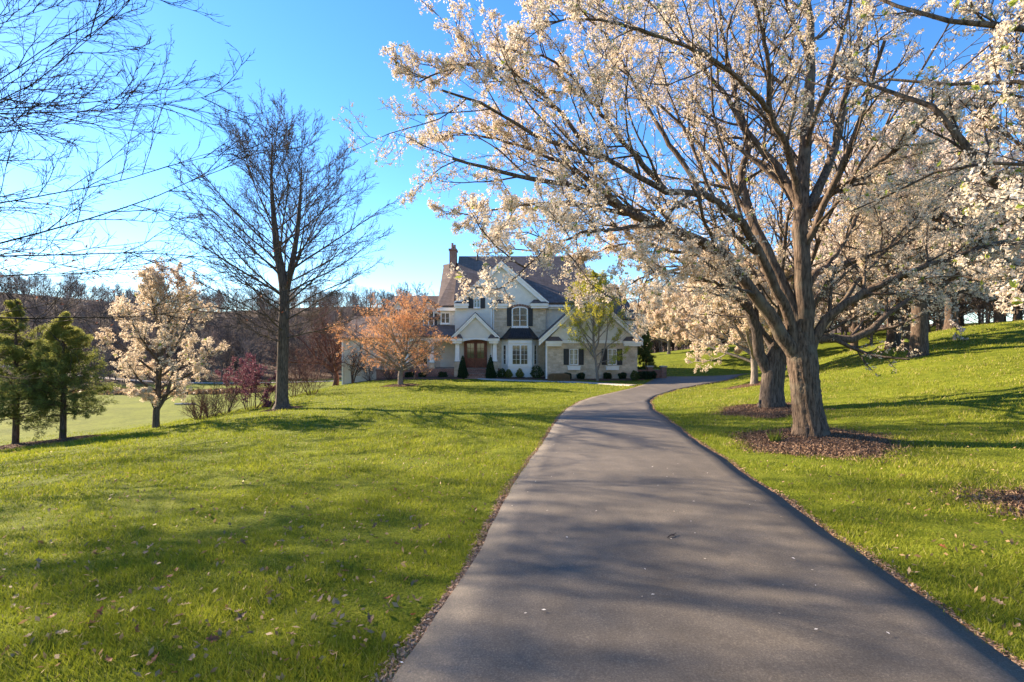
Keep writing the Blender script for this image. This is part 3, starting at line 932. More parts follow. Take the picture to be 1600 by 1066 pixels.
# arched window over the bay
w0, w1 = hx(801.5, yg), hx(823, yg)
window(w0, w1, hz(509.5, yg), hz(484, yg), yg, 2, 3, .17, .10)
shutter(hx(792, yg), hx(799, yg), hz(510, yg), hz(481.5, yg), yg); shutter(hx(825.5, yg), hx(832.5, yg), hz(510, yg), hz(481.5, yg), yg)
ar = MB(); xm = (w0 + w1) / 2; hw = (w1 - w0) / 2 + .12
for i in range(11):
    a0, a1 = math.pi * (i + .06) / 11, math.pi * (i + .94) / 11
    ar.prism([(xm - hw * math.cos(a0), 4.66 + .19 * math.sin(a0)), (xm - hw * math.cos(a1), 4.66 + .19 * math.sin(a1)),
              (xm - (hw + .22) * math.cos(a1), 4.66 + .47 * math.sin(a1)), (xm - (hw + .22) * math.cos(a0), 4.66 + .47 * math.sin(a0))], yg - .05, yg + .02)
ar.build('brick_arch', M['brick'], house)

# bay window under its copper roof
yb = 42.55; bx0, bx1, fx0, fx1 = -.92, 2.30, -.30, 1.68
bay = MB()
pl = [(bx0, yg - .01), (fx0, yb), (fx1, yb), (bx1, yg - .01)]
bay.add([(x, y, HB - .3) for x, y in pl] + [(x, y, 2.02) for x, y in pl], [(0, 1, 5, 4), (1, 2, 6, 5), (2, 3, 7, 6), (3, 0, 4, 7), (4, 5, 6, 7), (3, 2, 1, 0)])
bay.build('bay', M['trim'], house)
cr = MB(); lv = []
for t, z in ((0, 2.02), (.0, 2.12), (.22, 2.32), (.5, 2.62), (.78, 2.92), (1, 3.12)):
    e = .14 * (1 - t); cur = t ** .8
    x0 = bx0 - e + (.78) * cur; x1 = bx1 + e - .78 * cur; f0 = fx0 - e + .35 * cur; f1 = fx1 + e - .35 * cur; yy = yb - e + (yg - yb - .06) * cur
    lv.append([(x0, yg - .02, z), (f0, yy, z), (f1, yy, z), (x1, yg - .02, z)])
V = [p for l in lv for p in l]; F = []
for i in range(len(lv) - 1):
    for j in range(3): F.append((i * 4 + j, i * 4 + j + 1, i * 4 + 5 + j, i * 4 + 4 + j))
F.append((20, 21, 22, 23)); F.append((3, 2, 1, 0))
cr.add(V, F)
for k in range(1, 9):                                             # standing seams
    x = fx0 + (fx1 - fx0) * k / 9
    for i in range(1, len(lv) - 1):
        p, q_ = lv[i], lv[i + 1]
        f = k / 9; a = np.array(p[1]) * (1 - f) + np.array(p[2]) * f; b = np.array(q_[1]) * (1 - f) + np.array(q_[2]) * f
        cr.add([a + (-.012, 0, -.01), a + (.012, 0, -.01), b + (.012, 0, -.01), b + (-.012, 0, -.01), a + (-.012, -.03, .02), a + (.012, -.03, .02), b + (.012, -.03, .02), b + (-.012, -.03, .02)],
               [(4, 5, 6, 7), (0, 4, 7, 3), (1, 2, 6, 5), (0, 1, 5, 4)])
cr.build('bay_roof', M['copper'], house)
window(hx(801, yb), hx(812.2, yb), hz(569, yb), hz(540, yb), yb - .004, 2, 4, 0, .05, False, .06, False)
window(hx(814.2, yb), hx(824, yb), hz(569, yb), hz(540, yb), yb - .004, 2, 4, 0, .05, False, .06, False)
MB().box(fx0 - .03, fx1 + .03, yb - .09, yb - .002, 1.72, 1.90).build('bay_frieze', M['trim'], house)
MB().box(fx0 - .03, fx1 + .03, yb - .07, yb - .002, -.30, -.16).build('bay_sill', M['trim'], house)
for sgn in (0, 1):                                                 # narrow side lights on the canted faces
    a = np.array(pl[0] if sgn == 0 else pl[2]); b = np.array(pl[1] if sgn == 0 else pl[3]); dd = (b - a); ln = np.linalg.norm(dd); dd = dd / ln
    nn = np.array([dd[1], -dd[0]])
    def onface(s, out): p = a + dd * s + nn * out; return p
    def fbox(mb, s0, s1, o0, o1, z0, z1):
        c = [onface(s0, o1), onface(s1, o1), onface(s1, o0), onface(s0, o0)]
        mb.add([(x, y, z0) for x, y in c] + [(x, y, z1) for x, y in c], [(0, 3, 2, 1), (4, 5, 6, 7), (0, 1, 5, 4), (1, 2, 6, 5), (2, 3, 7, 6), (3, 0, 4, 7)])
    fr = MB(); z0, z1 = hz(569, 43), hz(540, 43); s0, s1 = ln / 2 - .20, ln / 2 + .20
    fbox(fr, s0 - .06, s0, .002, .05, z0 - .06, z1 + .06); fbox(fr, s1, s1 + .06, .002, .05, z0 - .06, z1 + .06)
    fbox(fr, s0, s1, .002, .05, z0 - .06, z0); fbox(fr, s0, s1, .002, .05, z1, z1 + .06)
    for j in range(1, 4): fbox(fr, s0, s1, .004, .03, z0 + (z1 - z0) * j / 4 - .01, z0 + (z1 - z0) * j / 4 + .01)
    fo = fr.build('window', M['trim'], house)
    gg = MB(); fbox(gg, s0, s1, -.01, .008, z0, z1); gg.build('pane', M['glass'], fo)

# entry porch
ye = 42.6; ex, ez = -3.11, 4.36; e0, e1, ezb = -5.16, -1.06, 2.32
gable_roof(e0, e1, ezb, ex, ez, ye - .3, 44.2, .13)
MB().prism([(e0 + .3, ezb - .14), (e1 - .3, ezb - .14), (ex, ez - .32)], ye, ye + .3).build('gable', M['siding'], house)
rake(e0, e1, ezb, ex, ez, ye - .02, .24, .09)
ret(e0 + .05, e0 + .95, ezb, ye, .35); ret(e1 - .95, e1 - .05, ezb, ye, .35)
ab = MB(); n = 12; xl, xr = -4.85, -1.29; il, ir = -4.45, -1.69
bot = [(il + (ir - il) * i / n, 1.78 + .26 * math.sin(math.pi * i / n)) for i in range(n + 1)]
ab.prism([(xl, 2.17), (xl, 1.78)] + bot + [(xr, 1.78), (xr, 2.17)], ye + .004, ye + .35)
ab.box(-4.9, -4.6, ye + .35, YM + .09, 1.8, 2.17); ab.box(-1.54, -1.24, ye + .35, YM + .09, 1.8, 2.17)
ab.build('arched_beam', M['trim'], house)


def column(x, y, zb, zp, zt):
    c = MB(); V, F = tubes(np.array([[(x, y, zp + .06), (x, y, zp + .5), (x, y, zt - .3), (x, y, zt - .12)]]), np.array([[.20, .19, .155, .15]]), 4)
    m = MB(); m.add([(x - .19, y - .19, zp), (x + .19, y - .19, zp), (x + .19, y + .19, zp), (x - .19, y + .19, zp), (x - .15, y - .15, zt), (x + .15, y - .15, zt), (x + .15, y + .15, zt), (x - .15, y + .15, zt)],
                    [(3, 2, 1, 0), (4, 5, 6, 7), (0, 1, 5, 4), (1, 2, 6, 5), (2, 3, 7, 6), (3, 0, 4, 7)])
    m.box(x - .23, x + .23, y - .23, y + .23, zp - .0, zp + .12).box(x - .21, x + .21, y - .21, y + .21, zt - .14, zt - .002)
    o = m.build('column', M['trim'], house)
    MB().box(x - .26, x + .26, y - .26, y + .26, zb, zp - .06).build('pier', M['stone'], o)
    MB().box(x - .30, x + .30, y - .30, y + .30, zp - .06, zp - .002).build('pier_cap', M['concrete'], o)


for px in (714.5, 773): column(hx(px, ye), ye + .19, HB - .2, .16, 1.78)
for px in (635, 675): column(hx(px, 43.2), 43.2, HB - .4, .05, 1.78)
# porch floor, steps, low brick wall
MB().box(-10.6, -1.1, 42.9, 45.3, HB - .5, -.46).build('porch_floor', M['brick'], house)
st = MB()
for k in range(4): st.box(-3.95, -2.2, 42.85 - .33 * (k + 1), 42.898 - .33 * k, HB - .3, -.46 - .19 * (k + 1))
st.box(-4.05, -2.1, 42.2, 42.896, HB - .3, -.60) if False else None
st.build('steps', M['brick'], house)
MB().box(-11.5, -8.75, 42.3, 42.6, HB - .6, -.52).build('low_wall', M['brick'], house)
MB().box(-11.55, -8.7, 42.25, 42.65, -.518, -.44).build('wall_cap', M['concrete'], house)
# entry recess and the double door
MB().box(-4.9, -1.72, 43.640, 43.69, -.46, 2.9).build('wall', M['beige'], house)
dx0, dx1, dz0, dz1 = -4.06, -2.30, -.44, 1.85
dr = MB()
dr.box(dx0 - .12, dx0, 43.520, 43.640, dz0, dz1 + .12).box(dx1, dx1 + .12, 43.520, 43.640, dz0, dz1 + .12).box(dx0, dx1, 43.520, 43.640, dz1, dz1 + .12)
dr.build('door_frame', M['door'], house)
for s in (0, 1):
    a0 = dx0 + s * (dx1 - dx0) / 2 + .004; a1 = a0 + (dx1 - dx0) / 2 - .008
    d = MB(); gz = .40
    d.box(a0, a0 + .14, 43.560, 43.630, dz0, dz1 - .004).box(a1 - .14, a1, 43.560, 43.630, dz0, dz1 - .004)
    d.box(a0 + .14, a1 - .14, 43.560, 43.630, dz0, gz).box(a0 + .14, a1 - .14, 43.560, 43.630, dz1 - .17, dz1 - .004)
    d.box(a0 + .2, a1 - .2, 43.540, 43.560, dz0 + .18, gz - .14)
    for j in (1, 2): d.box(a0 + .14, a1 - .14, 43.565, 43.600, gz + (dz1 - .17 - gz) * j / 3 - .014, gz + (dz1 - .17 - gz) * j / 3 + .014)
    xm = (a0 + a1) / 2; d.box(xm - .014, xm + .014, 43.565, 43.600, gz, dz1 - .17)
    do = d.build('door', M['door'], house)
    MB().box(a0 + .14, a1 - .14, 43.605, 43.620, gz, dz1 - .17).build('pane', M['glass'], do)
    hxp = a1 - .07 if s == 0 else a0 + .07
    V, F = tubes(np.array([[(hxp, 43.500, .45), (hxp, 43.500, .5), (hxp, 43.500, .66), (hxp, 43.500, .71)]]), np.array([[.012, .018, .018, .012]]), 8)
    MB().add(V, F).box(hxp - .015, hxp + .015, 43.500, 43.560, .56, .60).build('handle', M['rail'], do)

# covered porch to the left, its roof and beams
r = MB(); r.slab([(-10.9, 42.75, 2.36), (-5.0, 42.75, 2.36), (-5.0, 45.6, 3.5), (-10.6, 45.6, 3.5)], .14)
r.build('porch_roof', M['shingle'], house)
ab = MB()
for (il, ir) in ((hx(635, 43.2), hx(675, 43.2)), (hx(675, 43.2), hx(714.5, 43.2))):
    bot = [(il + .2 + (ir - il - .4) * i / n, 1.78 + .24 * math.sin(math.pi * i / n)) for i in range(n + 1)]
    ab.prism([(il, 2.18), (il, 1.78)] + bot + [(ir, 1.78), (ir, 2.18)], 43.05, 43.35)
ab.box(-10.4, hx(635, 43.2), 43.05, 43.35, 1.8, 2.18)
ab.build('arched_beam', M['trim'], house)
# left wing with two wall dormers
MB().box(-11.7, -6.52, 45.4, 53, HB - .5, 4.0).build('wall', M['beige'], house)
r = MB(); r.slab([(-11.9, 45.0, 4.0), (-6.5, 45.0, 4.0), (-6.9, 49.2, 6.35), (-11.6, 49.2, 6.35)], .16)
r.slab([(-11.6, 49.2, 6.35), (-6.9, 49.2, 6.35), (-6.5, 53.4, 4.0), (-11.9, 53.4, 4.0)], .16)
r.build('roof', M['shingle'], house)
for px in (623, 670):
    x = hx(px, 45.3); 
    MB().prism([(x - .78, 3.2), (x + .78, 3.2), (x + .78, 4.7), (x, 5.55), (x - .78, 4.7)], 45.25, 47.5).build('dormer', M['siding'], house)
    gable_roof(x - 1.0, x + 1.0, 4.5, x, 5.7, 45.0, 48.2, .1)
    rake(x - 1.0, x + 1.0, 4.5, x, 5.7, 45.24, .15, .02)
    window(x - .42, x + .42, 3.35, 4.45, 45.25, 2, 3, .35, .08)
    shutter(x - .76, x - .54, 3.3, 4.4, 45.25); shutter(x + .54, x + .76, 3.3, 4.4, 45.25)
window(hx(655, 45.4), hx(668, 45.4), -.2, 1.5, 45.4, 2, 3, 0, .09); window(hx(690, 45.2), hx(702, 45.2), 3.55, 4.4, 45.2, 2, 2, 0, .07)
# far left end of the house over the falling ground
MB().box(-15.0, -11.72, 44.4, 52, -3.4, 2.2).build('wall', M['beige'], house)
MB().box(-15.12, -15.002, 44.32, 44.5, -3.2, 2.2).build('corner_board', M['trim'], house)
r = MB(); r.slab([(-15.4, 44.0, 2.2), (-11.4, 44.0, 2.2), (-11.4, 48.2, 4.3), (-15.2, 48.2, 4.3)], .16)
r.slab([(-15.2, 48.2, 4.3), (-11.4, 48.2, 4.3), (-11.4, 52.4, 2.2), (-15.4, 52.4, 2.2)], .16); r.build('roof', M['shingle'], house)

# siding strip and garage wing
yw = 41.0
MB().box(2.90, 10.3, yw, 52, HB - .4, 2.0).build('wall', M['stone'], house)
gx0, gx1, gzb, xa, za = 2.20, 10.68, 2.10, 6.44, 6.02
gable_roof(gx0, gx1, gzb, xa, za, yw - .3, 52)
MB().prism([(gx0 + .7, gzb - .12), (gx1 - .4, gzb - .12), (xa, za - .34)], yw + .02, yw + .4).build('gable', M['stucco'], house)
rake(gx0, gx1, gzb, xa, za, yw - .05, .34)
ret(2.75, 4.1, 2.1, yw, .4); ret(9.1, gx1 - .1, 2.1, yw, .4)
MB().box(2.88, 10.34, yw - .06, yw - .002, 1.72, 1.98).build('frieze', M['trim'], house)
MB().box(2.78, 2.898, yw - .05, yw + .2, HB - .2, 1.6).build('corner_board', M['trim'], house)
for (a, b, s0, s1) in ((889.8, 903.2, 880.5, 912.0), (949.4, 963, 940, 972.2)):
    z0, z1 = hz(570, yw), hz(545.5, yw)
    f = window(hx(a, yw) + .06, hx(b, yw) - .06, z0 + .06, z1 - .06, yw, 2, 3, 0, .06, False)
    MB().box(hx(a, yw) + .12, hx(b, yw) - .12, yw - .028, yw - .014, z0 + .1, z1 - .1).build('curtain', M['curtain'], f)
    shutter(hx(s0, yw), hx(a, yw) - .06, z0 - .02, z1 + .02, yw); shutter(hx(b, yw) + .06, hx(s1, yw), z0 - .02, z1 + .02, yw)
    pb = MB().box(hx(a, yw) - .15, hx(b, yw) + .15, yw - .36, yw - .002, hz(578, yw), hz(572.5, yw))
    pb.box(hx(a, yw) - .18, hx(b, yw) + .18, yw - .40, yw - .002, hz(572.5, yw), hz(571.4, yw))
    pb.build('window_box', M['trim'], house)
# gable ventilation window in the garage gable
MB().box(xa - .35, xa + .35, yw - .03, yw + .018, 3.1, 4.1).build('gable_vent', M['trim'], house)
# rear roof and brick stack behind the garage
rb = 52.0
MB().box(8.2, 12.5, 50, 58, HB - .4, 4.2).build('wall', M['siding'], house)
gable = MB(); gable.slab([(7.3, 49.7, 4.1), (12.7, 49.7, 4.1), (11.2, 54, 8.05), (8.2, 54, 8.05)], .16)
gable.slab([(8.2, 54, 8.05), (11.2, 54, 8.05), (12.7, 58.3, 4.1), (7.3, 58.3, 4.1)], .16)
gable.slab([(11.2, 54, 8.05), (11.25, 54, 8.05), (12.75, 58.3, 4.1), (12.75, 49.7, 4.1)], .16)
gr = gable.build('roof', M['shingle'], house)
MB().box(hx(970, 53), hx(977, 53), 52.6, 53.4, 4, hz(461, 53)).build('chimney', M['brick'], gr)
# downpipes
for x, y, z0, z1 in ((2.83, 41.6, HB, 2.0), (-1.6, 43.55, HB, 4.8)):
    V, F = tubes(np.array([[(x, y - .1, z0), (x, y - .1, z0 + .5), (x, y - .1, z1 - .3), (x, y - .1, z1)]]), np.full((1, 4), .045), 8)
    MB().add(V, F).build('downpipe', M['trim'], house)

# brick wall with pillars by the drive, right of the garage
bw = empty('brick_wall', (11.2, 42.6, h1(11.2, 42.6)), 'low red brick wall with two capped pillars right of the garage', 'wall')
zb = h1(11.2, 42.6)
MB().box(10.45, 12.9, 42.5, 42.75, zb - .3, zb + .75).build('wall_body', M['brick'], bw)
for x in (11.75, 12.9):
    o = MB().box(x - .22, x + .22, 42.38, 42.82, zb - .3, zb + .98).build('pillar', M['brick'], bw)
    MB().box(x - .28, x + .28, 42.32, 42.88, zb + .98, zb + 1.08).build('pillar_cap', M['concrete'], o)

# front walk
pw = [ground_at(*p) for p in ((745, 590.0), (757, 592.5), (800, 595), (860, 596.2), (930, 599), (990, 603))]
pw = even(pw, 40); pn = np.gradient(pw[:, :2], axis=0); pn = norm(np.stack([-pn[:, 1], pn[:, 0]], -1))
ww = np.linspace(.65, .5, 40)[:, None]
A = np.stack([pw[:, :2] - pn * ww, pw[:, :2] + pn * ww], 1); zz = height(A[..., 0], A[..., 1]) + .05
A = np.concatenate([A, zz[..., None]], -1); A = np.concatenate([A[:, :1] - [0, 0, .15], A, A[:, 1:] - [0, 0, .15]], 1)
idx = np.arange(160).reshape(40, 4); q = np.stack([idx[:-1, :-1], idx[:-1, 1:], idx[1:, 1:], idx[1:, :-1]], -1).reshape(-1, 4)
tag(mesh_from('front_walk', A.reshape(-1, 3), q, M['concrete']), 'pale concrete walk from the front steps to the drive', 'path', kind='structure')

# planting beds before the house
def bed(name, x0, x1, y0, y1, label, seed):
    g = np.random.default_rng(seed)
    nx, ny = 60, 8
    X, Y = np.meshgrid(np.linspace(x0, x1, nx), np.linspace(0, 1, ny), indexing='ij')
    front = y0 + .25 * np.sin(X * .9 + seed) + .12 * np.sin(X * 2.3)
    Y = front + (y1 - front) * Y
    Z = height(X, Y) + .05 + .05 * np.sin(np.linspace(0, np.pi, ny))[None] + g.normal(0, .015, X.shape); Z[:, 0] -= .08
    idx = np.arange(X.size).reshape(X.shape)
    q = np.stack([idx[:-1, :-1], idx[1:, :-1], idx[1:, 1:], idx[:-1, 1:]], -1).reshape(-1, 4)
    tag(mesh_from(name, np.stack([X, Y, Z], -1).reshape(-1, 3), q, M['mulch']), label, 'mulch', kind='stuff')


bed('mulch_bed', 2.4, 10.6, 39.6, 41.02, 'long mulch bed below the limestone garage wall', 3)
bed('mulch_bed', -1.9, 2.9, 41.2, 43.62, 'mulch bed under the white bay window', 4)
bed('mulch_bed', -11.4, -4.1, 41.0, 42.92, 'mulch bed along the porch under the orange tree', 5)


# wooden armchair on the covered porch
cx, cy, cz = hx(656, 43.9), 43.9, -.46
pc = empty('porch_chair', (cx, cy, cz), 'dark wooden armchair on the covered porch behind the orange tree', 'chair')
MB().box(cx - .28, cx + .28, cy - .25, cy + .25, cz + .40, cz + .45).build('seat', M['door'], pc, .006)
b = MB(); b.box(cx - .28, cx + .28, cy + .25, cy + .29, cz + 1.02, cz + 1.10).box(cx - .28, cx + .28, cy + .25, cy + .29, cz + .50, cz + .56)
for k in range(5): b.box(cx - .24 + k * .105, cx - .18 + k * .105, cy + .255, cy + .285, cz + .56, cz + 1.02)
b.build('backrest', M['door'], pc)
for sx in (-1, 1):
    x = cx + sx * .30
    MB().box(x - .035, x + .035, cy - .30, cy + .25, cz + .64, cz + .67).build('armrest', M['door'], pc, .005)
    MB().box(x - .025, x + .025, cy - .27, cy - .22, cz, cz + .638).build('leg', M['door'], pc)
    MB().box(x - .025, x + .025, cy + .252, cy + .30, cz, cz + 1.0).build('leg', M['door'], pc)

# ------------------------------------------------------------------ trees
def mesh_multi(name, bits_, parent):
    """one mesh from several pieces, each (V, F, material, tint) in world metres"""
    off = np.array(parent_loc(parent)); Vs, Fs, Ts, Ms, mats, o = [], [], [], [], [], 0
    for V, F, m, t in bits_:
        if m not in mats: mats.append(m)
        Vs.append(V - off); Fs.append(F + o); o += len(V)
        Ts.append(np.broadcast_to(np.asarray(t, float), (len(F),))); Ms.append(np.full(len(F), mats.index(m), np.int32))
    ob = mesh_from(name, np.vstack(Vs), np.vstack(Fs), mats[0], parent, np.concatenate(Ts))
    for m in mats[1:]: ob.data.materials.append(m)
    mi = np.concatenate(Ms); ob.data.polygons.foreach_set('material_index', mi)
    ob.data.polygons.foreach_set('use_smooth', mi == 0)
    return ob


def levels(P, Rr, spec, g):
    """side shoots upon side shoots; spec rows: k, t0, t1, angle, angle spread, length ratio, radius ratio, rmin, wander, up, segments, flat"""
    out = []
    for (k, t0, t1, an, av, lr, rr, rmin, wa, up, ns, fl) in spec:
        S, D, L, r0 = spawn(P, Rr, k, t0, t1, an, av, lr, .35, rr, .5, rmin, fl, g)
        P, Rr = grow(S, D, np.maximum(L, .05), r0, ns, wa, up, .35, g)
        out.append((P, Rr))
    return out


def blossom_bits(g, C_, m, spread, size, mat, bright=1.0, green=.06):
    V, F = bits(C_, m, spread, size, g)
    clump = .5 + .5 * np.sin(C_[:, 0] * 2.1 + 1) * np.sin(C_[:, 1] * 1.7 + 2) * np.sin(C_[:, 2] * 2.3)
    t = np.repeat(.30 + .35 * clump + .2 * g.random(len(C_)), m) + .3 * g.random(len(F)) - .1
    res = [(V, F, mat, np.clip(t * bright, 0, 1))]
    if green > 0:
        k = g.random(len(C_)) < green
        if k.any():
            V2, F2 = bits(C_[k] + g.normal(0, spread * .6, (k.sum(), 3)), 4, spread * .7, size * 1.35, g, 1.5)
            res.append((V2, F2, M['young_leaf'], g.random(len(F2))))
    return res


def limbs_on(P, Rr, n, t0, t1, a0, a1, c, r, up, fill, g, rr=.5, rmin=.02, ns=9, wander=.28, plane=None):
    """main limbs off a stem, each long enough to reach an ellipsoidal outline"""
    t = t0 + (t1 - t0) * (np.arange(n) + g.random(n) * .8) / n
    m = P.shape[1]; f = t * (m - 1); i = np.minimum(f.astype(int), m - 2); w = (f - i)[:, None]
    S = P[0, i] * (1 - w) + P[0, i + 1] * w; rad = Rr[0, i]
    az = np.arange(n) * 2.399963 + g.normal(0, .25, n) + g.uniform(0, 6)
    a = a0 + (a1 - a0) * (t - t0) / max(t1 - t0, 1e-6) + g.normal(0, .07, n)
    D = np.stack([np.sin(a) * np.cos(az), np.sin(a) * np.sin(az), np.cos(a)], -1)
    L = ell_len(S, norm(D + np.array([0, 0, up * .45])), np.array(c), np.array(r)) * g.uniform(.88, 1.05, n) * fill
    L = np.clip(L, .4, 14)
    r0 = np.clip(rad * rr, rmin, None) * np.clip(L / L.mean(), .6, 1.2)
    return grow(S, D, L, r0, ns, wander, up, .14, g)


def stem_line(pts, n=40): return spline(pts, n)[None]


def generic_tree(name, label, cat, base, stem, srad, limbs, spec, bark, seed, foliage=None, group=None, flare=.4, extra=None, sides=16, stem2=None, xspec=None):
    """stem points are relative to the base; limbs: kwargs for limbs_on (centre relative); foliage(g, levels) -> pieces"""
    g = np.random.default_rng(seed)
    base = np.array(base, float); root = empty(name, base, label, cat, group)
    pts = np.array(stem, float) + base; pts[0, 2] -= .12
    TV, TF = trunk_mesh(pts, srad, flare, sides, 36, .10, seed)
    P = stem_line(pts); Rr = np.interp(np.linspace(0, 1, P.shape[1]), np.linspace(0, 1, len(srad)), srad)[None]
    tp = [(TV, TF, M[bark], .5)]; LP = []
    for s2, r2 in (stem2 or []):
        q2 = np.array(s2, float) + base; V2, F2 = trunk_mesh(q2, r2, .1, 10, 26, .05, seed + 1); tp.append((V2, F2, M[bark], .5))
        P2 = stem_line(q2, 26); LP.append((P2, np.interp(np.linspace(0, 1, 26), np.linspace(0, 1, len(r2)), r2)[None]))
    XL = []; allL = []
    for lk in limbs:
        lk = dict(lk); lk['c'] = np.array(lk['c']) + base; which = lk.pop('on', 0)
        PP, RR = ((P, Rr) if which == 0 else LP[which - 1])
        L = limbs_on(PP, RR, g=g, **lk); allL.append(L)
        V, F = tubes(L[0], L[1], 7); tp.append((V, F, M[bark], .5))
    if extra:
        for pp, ra, rb in extra:
            q3 = spline(pp, 10)[None]; L = (q3, np.linspace(ra, rb, 10)[None]); (XL if xspec else allL).append(L); V, F = tubes(L[0], L[1], 9); tp.append((V, F, M[bark], .5))
    mesh_multi('trunk', tp, root)
    LPm = np.concatenate([l[0] for l in allL]); LRm = np.concatenate([l[1] for l in allL])
    lv = levels(LPm, LRm, spec, g)
    runs = [lv]
    if XL: runs.append(levels(np.concatenate([l[0] for l in XL]), np.concatenate([l[1] for l in XL]), xspec, g))
    cp = []
    for lv in runs:
        for k, (Pk, Rk) in enumerate(lv):
            V, F = tubes(Pk, Rk, 4 if k == 0 else 3); cp.append((V, F, M[bark], .5))
        if foliage: cp += foliage(g, lv, None)
    mesh_multi('crown', cp, root)
    return root


# ---- the big pear over the drive: limbs follow what the photograph shows
def traced(lst): return [(np.array([at(*p) for p in pts]), a, b) for pts, a, b in lst]


g = np.random.default_rng(77)
hero = empty('pear_tree', HERO, 'large flowering pear with pale blossom and many-limbed trunk overhanging the drive', 'tree', 'flowering pears')
HL = traced([
    ([(1246, 560, 11), (1228, 535, 10.95), (1212, 504, 10.9), (1181, 461, 10.75), (1143, 411, 10.5), (1108, 384, 10.25), (1031, 350, 9.9), (994, 338, 9.7), (918, 300, 9.3), (853, 284, 9.1), (792, 272, 9), (707, 248, 8.9)], .165, .018),
    ([(994, 338, 9.7), (920, 322, 9.6), (850, 318, 9.4), (780, 326, 9.3), (725, 335, 9.3)], .05, .012),
    ([(994, 338, 9.7), (900, 268, 9.9), (834, 237, 10), (790, 222, 10.1), (700, 205, 10.2)], .06, .012),
    ([(1031, 350, 9.9), (960, 358, 8.6), (905, 366, 7.6), (850, 396, 6.7), (822, 418, 6.3), (800, 440, 6.2)], .045, .008),
    ([(1243, 566, 11), (1236, 508, 10.95), (1213, 454, 10.8), (1184, 389, 10.5), (1152, 342, 10.2), (1100, 306, 9.9), (1040, 298, 9.5), (980, 267, 9.2), (928, 242, 9), (853, 218, 8.7), (792, 188, 8.5), (745, 158, 8.4), (690, 141, 8.3)], .125, .015),
    ([(1040, 298, 9.5), (985, 235, 9.2), (930, 165, 9), (870, 100, 8.9), (800, 78, 8.8)], .06, .012),
    ([(928, 242, 9), (860, 160, 8.7), (790, 110, 8.5), (730, 100, 8.4), (650, 130, 8.3)], .045, .010),
    ([(1250, 520, 11), (1247, 496, 11.05), (1228, 457, 11.2), (1201, 399, 11.4), (1183, 360, 11.6), (1165, 310, 11.9), (1158, 270, 12.1), (1170, 225, 12.3), (1150, 150, 12.5), (1130, 60, 12.8), (1120, -40, 13)], .15, .02),
    ([(1165, 310, 11.9), (1120, 260, 12.2), (1060, 190, 12.6), (990, 130, 12.9), (930, 60, 13.2)], .06, .012),
    ([(1262, 600, 11), (1258, 500, 11), (1255, 422, 11), (1250, 366, 11.05), (1252, 328, 11.1), (1254, 290, 11.2), (1262, 188, 11.4), (1266, 47, 11.6), (1257, -60, 11.8), (1250, -200, 12)], .23, .03),
    ([(1252, 335, 11.1), (1241, 305, 11.2), (1208, 253, 11.5), (1170, 211, 11.7), (1128, 141, 12), (1105, 117, 12.1), (1060, 40, 12.4), (1020, -40, 12.6)], .10, .015),
    ([(1251, 320, 11.1), (1245, 290, 11), (1227, 225, 10.5), (1203, 174, 10.1), (1200, 94, 9.6), (1180, 0, 9.2), (1160, -100, 9)], .09, .015),
    ([(1254, 345, 11.1), (1264, 324, 11.2), (1297, 253, 11.6), (1316, 188, 11.9), (1320, 150, 12), (1353, 23, 12.5), (1370, -60, 12.8)], .12, .018),
    ([(1262, 340, 11.1), (1278, 319, 10.9), (1325, 286, 10.4), (1372, 253, 10), (1400, 235, 9.8), (1447, 188, 9.4), (1500, 150, 9.1)], .09, .014),
    ([(1262, 570, 11), (1271, 535, 10.95), (1290, 500, 10.9), (1313, 481, 10.8), (1352, 457, 10.7), (1398, 434, 10.5), (1437, 419, 10.4), (1499, 399, 10.2), (1560, 380, 10), (1620, 372, 9.9)], .125, .02),
    ([(1313, 481, 10.8), (1340, 440, 11.2), (1372, 405, 11.6), (1420, 350, 12.1), (1470, 310, 12.6)], .055, .012),
    ([(1258, 470, 11), (1267, 438, 11.1), (1290, 419, 11.4), (1344, 405, 12), (1400, 380, 12.6), (1460, 330, 13.2), (1500, 300, 13.6)], .10, .015),
    ([(1290, 419, 11.4), (1321, 375, 11.9), (1350, 320, 12.4), (1400, 270, 13)], .06, .012),
    ([(1181, 461, 10.75), (1150, 450, 10.2), (1115, 442, 9.6), (1075, 430, 9.1), (1030, 425, 8.7), (990, 440, 8.4)], .05, .010),
    ([(1108, 384, 10.25), (1060, 395, 10.5), (1010, 380, 10.7), (960, 385, 10.9), (925, 395, 11.1)], .045, .010),
    ([(1100, 306, 9.9), (1050, 230, 10.2), (1000, 150, 10.5), (950, 60, 10.7), (900, 10, 10.8), (850, -60, 11)], .06, .012),
    ([(1203, 174, 10.1), (1150, 120, 9.4), (1090, 80, 8.7), (1010, 50, 8.1), (930, 30, 7.6), (850, 35, 7.4)], .055, .010),
    ([(1228, 457, 11.2), (1190, 430, 12.2), (1150, 400, 13), (1100, 380, 13.8)], .06, .012),
])
tp = []
tb = [HERO + (0, 0, -.15), HERO + (-.02, 0, .35), at(1262, 640, 11), at(1257, 595, 11), at(1252, 555, 11), at(1252, 520, 11)]
V, F = trunk_mesh(tb, [.335, .305, .29, .285, .28, .18], .6, 44, 60, .13, 5, 13); tp.append((V, F, M['bark_grey'], .5))
LPs, LRs = [], []
for pts, a, b in HL:
    P = spline(pts, 30); P[1:-1] += g.normal(0, .012, (28, 3)); rr = a * (1 - np.linspace(0, 1, 30) ** .8) + b * np.linspace(0, 1, 30) ** .8
    V, F = tubes(P[None], rr[None], 12); V = V + g.normal(0, .004, V.shape) * (1 if a > .05 else .3); tp.append((V, F, M['bark_grey'], .5))
    LPs.append(P); LRs.append(rr)
mesh_multi('trunk', tp, hero)
LPs = np.array(LPs); LRs = np.array(LRs)
